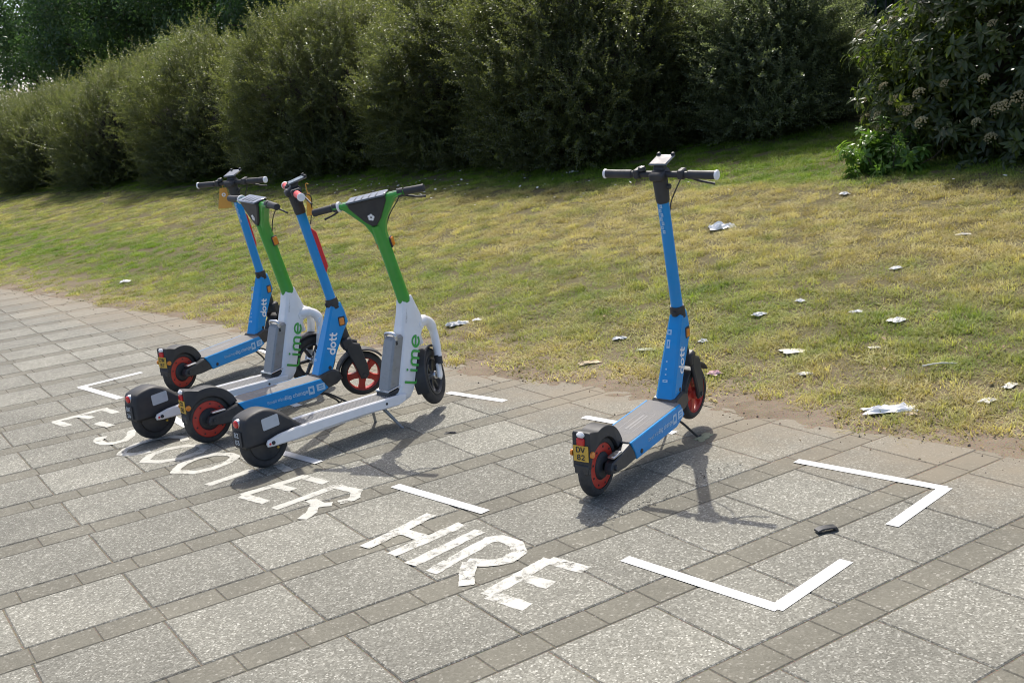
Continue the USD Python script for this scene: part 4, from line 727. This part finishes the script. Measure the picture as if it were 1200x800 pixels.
for i, (n0, t0, H, rad) in enumerate([(13.0, 40, 8.5, 3.6), (12.5, 33.5, 8.0, 3.2), (13.5, 28, 8.2, 3.2), (13.0, 22.5, 8.0, 3.1), (13.2, 17.5, 7.6, 3.0), (13.4, 12.8, 7.4, 3.0), (13.2, 8.4, 7.2, 2.8), (13.0, 4.2, 7.0, 2.7), (12.6, 0.2, 7.0, 2.7), (17.0, 36, 9.5, 4), (18, 25, 9.5, 4), (18, 15, 9, 4), (18, 6, 9, 4)]):
    tree(['dark leafy tree behind the hedge at the far left edge', 'dark tree left of the pale shrub, crown reaching the picture top', 'dark tree with low limbs over the left of the hedge', 'dark tree straight behind the pale shrub', 'dark tree behind the hedge above the scooter group', 'dark tree behind the large shrub right of the scooter group', 'dark tree behind the middle of the picture', 'dark tree behind the railing and the feathery shrub', 'dark tree behind the flowering shrub at right', 'tall tree in the second rank, far left', 'tall tree in the second rank, behind the pale shrub', 'tall tree in the second rank, behind the scooter group', 'tall tree in the second rank, behind the railing'][i], n0, t0, H, rad, 60+i, .18 if n0 < 15 else .05, 1500)
for i, (t0, rt) in enumerate([(10.5, 1.5), (8.0, 1.4), (5.6, 1.3), (3.4, 1.3), (.8, 1.5)]):
    shrub('understory_shrub', ['dark shrub behind the railing, hidden by the large dark evergreen', 'dark shrub behind the railing, behind the tall spreading evergreen', 'dark shrub seen through the railing left of the feathery shrub', 'dark shrub seen through the railing right of the feathery shrub', 'dark shrub behind the railing and the flowering shrub'][i], 10.9, t0, rt, 1.1, 2.9, 650, 90+i, M_tree, protos=CL[:2], lump=.3, scl=(.6, 1.0), group='dark shrubs behind the railing')
rail = thing('railing', 'dark metal railing of upright bars behind the shrubs', 'fence')
for h in (.25, 2.3):
    pts = [nt(9.0, tt) for tt in np.arange(-4, 12.1, 1)]; part('rail', tube([V(x, y, float(terrain(x, y))+h) for x, y in pts], .022, 6), M_rail, rail)
for k in range(116):
    x, y = nt(9.0, -4+k*.138); z = float(terrain(x, y)); part('bar', rbox(x-.011, x+.011, y-.011, y+.011, z+.05, z+2.5, .002), M_rail, rail)

# ------------------------------------------------------------------ grass, fallen leaves, daisies
def grass_patch(seed, n, size, hmin, hmax, w=.0032, lie=.5):
    r = np.random.default_rng(seed); v, f = [], []
    for k in range(n):
        p = V(*r.uniform(-size/2, size/2, 2), -.006); a = r.uniform(0, 6.28); h = r.uniform(hmin, hmax); l = h*r.uniform(.1, 1)*lie*2; s = V(-math.sin(a), math.cos(a), 0)*w/2; m = p+V(math.cos(a)*l*.35, math.sin(a)*l*.35, h*.65); e = p+V(math.cos(a)*l, math.sin(a)*l, h); b = len(v)
        v += [p-s, p+s, m+s*.8, m-s*.8, e]; f += [(b, b+1, b+2), (b, b+2, b+3), (b+3, b+2, b+4)]
    return trimesh.Trimesh(np.array(v), np.array(f), process=False)
gr = np.random.default_rng(77); cnt = 34000
gn, gt = gr.uniform(-.2, 7.2, cnt), -4+31*gr.uniform(0, 1, cnt)
near_w = np.where(gt < 9, 1.0, .55); dens = sstep(-.20, .08, gn+nz(*nt(gn, gt), 1.3, 21)*.5)*.9+.10*sstep(-.18, -.04, gn)
gx, gy = nt(gn, gt); patch = nz(gx, gy, 1.0, 31); keep = gr.uniform(0, 1, cnt) < dens*near_w*np.clip(1.0+patch*1.6, .6, 1)
gx, gy, gn, gt, patch = (a[keep] for a in (gx, gy, gn, gt, patch)); N = len(gx); print('grass', N)
ez = .05; nrm = np.c_[-(terrain(gx+ez, gy)-terrain(gx-ez, gy))/(2*ez), -(terrain(gx, gy+ez)-terrain(gx, gy-ez))/(2*ez), np.ones(N)]
GP = [('grass_patch', grass_patch(1, 120, .22, .006, .020, .0055, lie=2.0)), ('grass_patch', grass_patch(2, 120, .20, .007, .028, .0055, lie=1.5)), ('grass_patch', grass_patch(3, 80, .12, .010, .040, .005, lie=.9)), ('grass_patch', grass_patch(4, 80, .14, .015, .055, .004, .7))]
tall = (gr.uniform(0, 1, N) < np.clip(.02+patch*.22+.25*sstep(4.2, 5.2, gn), 0, 1)); gi = np.where(tall, 3, gr.integers(0, 3, N))
data(instancer(path_for('grass'), GP, M_grass, gi, np.c_[gx, gy, terrain(gx, gy)], quat_to(nrm, gr.uniform(0, 6.28, N)), gr.uniform(.7, 1.2, N)), 'short patchy grass, half dry, growing over the bank', 'grass', None, 'stuff')
cl_n, cl_t = gr.normal(-.08, .16, 2600), -3+20*gr.uniform(0, 1, 2600)**1.4; kx, ky = nt(cl_n, cl_t)
clod = [('clod', trimesh.Trimesh(m_.vertices*(1+.5*(meshkit.noise(m_.vertices*1.7+k_, k_)-.5))[:, None]*[1.2, 1, .7], m_.faces, process=False)) for k_, m_ in enumerate([trimesh.creation.icosphere(1, 1.0)]*3)]
data(instancer(path_for('soil_crumbs'), clod, M_soil, gr.integers(0, 3, 2600), np.c_[kx, ky, np.maximum(terrain(kx, ky), 0)+.001], quat_to(gr.normal(size=(2600, 3)), gr.uniform(0, 6.28, 2600)), .0016+.0055*gr.uniform(0, 1, 2600)**4), 'crumbs of dry soil and grit spilled from the bank onto the paving', 'soil crumbs', None, 'stuff')
dl = [('dead_leaf', gather([leaf_blade(V(0, 0, .002), V(1, 0, .15), V(0, .2, 1), .05, .03, .5, -.2, 2)])), ('dead_leaf', gather([leaf_blade(V(0, 0, .002), V(1, .2, .05), V(.3, 0, 1), .035, .022, .8, .3, 2)]))]
ln_, lt_ = np.abs(gr.normal(0, .6, 1500))-.16, -3+24*gr.uniform(0, 1, 1500)**1.3; lx, ly = nt(ln_, lt_); lz = np.maximum(terrain(lx, ly), .002)+.004+.014*sstep(.1, .5, ln_)
data(instancer(path_for('fallen_leaves'), dl, M_deadleaf, gr.integers(0, 2, 1500), np.c_[lx, ly, lz], quat_to(gr.normal(size=(1500, 3))*.15+V(0, 0, 1), gr.uniform(0, 6.28, 1500)), gr.uniform(.18, .85, 1500)**1.5), 'small dry leaves scattered along the verge', 'leaves', None, 'stuff')
da = cat_([gather([leaf_blade(V(0, 0, .0), V(math.cos(a), math.sin(a), .2), V(0, 0, 1), .014, .006)]) for a in np.arange(9)*2*np.pi/9]); dn_, dt_ = 4.3+gr.normal(0, .3, 120), np.concatenate([9+gr.normal(0, 1.6, 90), 1.2+gr.normal(0, .6, 30)]); dx, dy = nt(dn_, dt_)
data(instancer(path_for('daisies'), [('daisy', da)], M_daisy, np.zeros(120), np.c_[dx, dy, terrain(dx, dy)+.05], quat_to(gr.normal(size=(120, 3))*.3+V(0, 0, 1), np.zeros(120)), gr.uniform(.8, 1.5, 120)), 'tiny white daisies in the grass below the shrubs', 'daisies', None, 'stuff')

q0 = [at(706, 612), at(862, 545)]; bp = np.array([q0[0]+(q0[1]-q0[0])*u+V(gr.normal()*.035, gr.normal()*.03, 0) for u in gr.uniform(0, 1, 60)**1.4]); bp[:, 2] = .004
data(instancer(path_for('bark_bits'), [('bit', gather([leaf_blade(V(0, 0, .001), V(1, 0, .1), V(0, .2, 1), .03, .014, .4)]))], M_bark, np.zeros(60), bp, quat_to(gr.normal(size=(60, 3))*.2+V(0, 0, 1), gr.uniform(0, 6.28, 60)), gr.uniform(.12, .6, 60)), 'dark bits of bark caught along a joint behind the lone scooter shadow', 'debris', None, 'stuff')
# ------------------------------------------------------------------ litter
def crumple(seed, lx, ly, h, m=12):
    g = np.linspace(-.5, .5, m); X, Y = np.meshgrid(g, g, indexing='ij'); p = np.stack([X*3.1, Y*3.1, np.full_like(X, seed*1.7)], -1); e = np.stack([p[..., 0]*1.7, p[..., 1]*1.7, p[..., 2]+5], -1)
    rr = np.clip(1-(X*X+Y*Y)*4*.9, 0, 1); z = (rr**.8*.25+np.abs(meshkit.fbm(e*2.2, 3, seed)-.42)*2.6*rr**.3)*h*.62-.003; x = X*lx*(.6+.8*meshkit.noise(p*1.6, seed+1)); y = Y*ly*(.55+.9*meshkit.noise(p*1.6, seed+2))
    v = np.stack([x, y, z], -1).reshape(-1, 3); i, j = np.meshgrid(np.arange(m-1), np.arange(m-1), indexing='ij'); q = (i*m+j).ravel(); f = np.vstack([np.c_[q, q+m, q+1], np.c_[q+1, q+m, q+m+1]]); k = len(v)
    v2 = np.vstack([v, v-[0, 0, .0015]]); bd = [a for a in range(m)]+[a*m+m-1 for a in range(1, m)]+[(m-1)*m+a for a in range(m-2, -1, -1)]+[a*m for a in range(m-2, 0, -1)]; s = []
    for a, b in zip(bd, bd[1:]+bd[:1]): s += [(a, a+k, b), (b, a+k, b+k)]
    return trimesh.Trimesh(v2, np.vstack([f, f[:, ::-1]+k, np.array(s)]), process=False)
def litter(name, label, px, py, lx, ly, h, m_, seed, rz=0, cat='litter', mesh=None, bank=True):
    lx, ly, h = lx*.85, ly*.85, h*.6
    p = at_bank(px, py) if bank else at(px, py); p[2] = max(float(terrain(p[0], p[1])), 0.004)+.012*bank
    if mesh is None: mesh = crumple(seed, lx, ly, h)
    t = solo(name, mesh, m_, label, cat, smooth=20); x = UsdGeom.Xformable(t); x.AddTransformOp().Set(Gf.Matrix4d(*T(p[0], p[1], p[2], rz).T.ravel().tolist()))
VR = -.58  # roughly across the view
litter('plastic_bag', 'crumpled white plastic bag lying on the grass right of the lone scooter', 847, 269, .27, .15, .20, M_poly, 1, VR)
litter('paper_sheet', 'flat cream card lying at the verge right of the lone scooter', 930, 413, .16, .13, .012, M_card, 2, VR+.1)
roll = tube(spline([(-.105, 0, .026), (-.05, .004, .028), (.03, -.003, .029), (.105, .003, .027)], 5), [.024, .027, .028, .028, .028, .029, .028, .028, .029, .029, .028, .028, .028, .028, .027, .024], 14)
roll.vertices[:, 2] = roll.vertices[:, 2]*.8+.012*(meshkit.noise(roll.vertices*45, 2)-.5)
litter('paper_roll', 'white rolled paper bag at the edge of the paving at right', 1043, 483, 0, 0, 0, M_poly, 3, VR-.05, mesh=crumple(3, .25, .10, .05, 10))
litter('torn_paper', 'torn white paper pile behind the nearest green scooter', 536, 382, .17, .10, .09, M_paper, 4, VR+.4)
litter('torn_paper', 'small white paper scrap right of the torn paper pile', 559, 376, .08, .06, .05, M_paper, 5, VR)
litter('paper_scrap', 'white paper scrap on the grass at far left', 148, 331, .14, .10, .08, M_paper, 6, VR)
litter('plastic_scrap', 'pale blue-white plastic scrap lying below the dark shrubs', 672, 203, .22, .10, .06, M_poly, 7, VR)
litter('paper_scrap', 'white paper scrap lowest on the grass just right of the lone scooter stem', 890, 371, .10, .08, .05, M_paper, 8)
litter('paper_scrap', 'folded white paper at right, on a bare patch of grass', 1050, 317, .11, .06, .05, M_paper, 9, VR+.5)
litter('paper_scrap', 'small white scrap left of the grey flaking paper', 1003, 367, .09, .05, .04, M_paper, 10, VR)
litter('paper_scrap', 'tiny white scrap in the middle of the grass, above the cream card', 938, 354, .06, .06, .05, M_paper, 11)
litter('paper_scrap', 'grey-white flaking paper left of the right picture edge', 1051, 378, .13, .10, .04, M_paper, 12)
litter('paper_scrap', 'flat white scrap right of the cream card', 1025, 410, .08, .05, .02, M_card, 13, VR)
litter('paper_scrap', 'small pale scrap below the cream card', 945, 440, .09, .05, .03, M_card, 14, VR)
litter('pink_wrapper', 'pink and white wrapper beside the front wheel of the lone scooter', 838, 439, .09, .09, .05, M_pink, 15)
litter('food_wrapper', 'yellowish crumpled wrapper at the verge left of the lone scooter', 690, 427, .16, .07, .05, M_tan, 16, VR+.3)
litter('green_wrapper', 'dull green flat wrapper left of the lone scooter neck', 757, 411, .14, .07, .02, M_greenish, 17, VR-.2)
litter('paper_scrap', 'white scrap above the dull green wrapper', 726, 399, .09, .06, .05, M_paper, 18, VR)
litter('paper_scrap', 'tiny white scrap high on the grass near the bright green plant', 990, 229, .09, .08, .06, M_paper, 19)
litter('paper_scrap', 'pale scrap in the grass under the flowering shrub shadow edge', 1128, 276, .13, .06, .03, M_card, 20, VR)
litter('wood_chip', 'grey strip of bark near the right picture edge', 1184, 455, .12, .05, .03, M_card, 21, VR+.7, 'wood chip')
litter('paper_scrap', 'pale card scrap right of the white paper roll, in the grass', 1157, 471, .09, .06, .04, M_card, 22)
litter('paper_scrap', 'small white scrap beside the lone scooter, above its amber reflector', 824, 402, .06, .05, .05, M_paper, 23)
litter('stem_litter', 'thin pale stalk lying in the grass above the paper roll', 1101, 433, 0, 0, 0, M_card, 24, VR, 'stalk', mesh=tube(spline([(-.09, 0, .01), (0, .006, .016), (.09, -.004, .01)], 5), .004, 6))
litter('dead_leaf', 'brown dead leaf curled at the end of the paper roll', 1068, 487, .06, .04, .03, M_tan, 25, VR, 'leaf')
litter('squashed_leaves', 'grey-green wilted leaves under the stand of the lone scooter', 824, 512, .13, .06, .018, M_greenish, 26, .3, 'leaves', bank=False)
shard = prism([(-.040, .0), (-.038, .007), (-.02, .013), (.012, .014), (.036, .012), (.044, -.002), (.032, -.002), (.024, .007), (-.024, .006), (-.03, -.001)], -.017, .017, .002)
litter('plastic_shard', 'broken piece of black plastic on the paving between the two tape corners', 968, 622, 0, 0, 0, M_dark, 27, VR+.2, 'plastic piece', mesh=shard, bank=False)
litter('bottle_cap', 'small dark crumb of rubbish beside the nearest green scooter shadow', 528, 507, .07, .03, .02, M_black, 28, VR, bank=False)
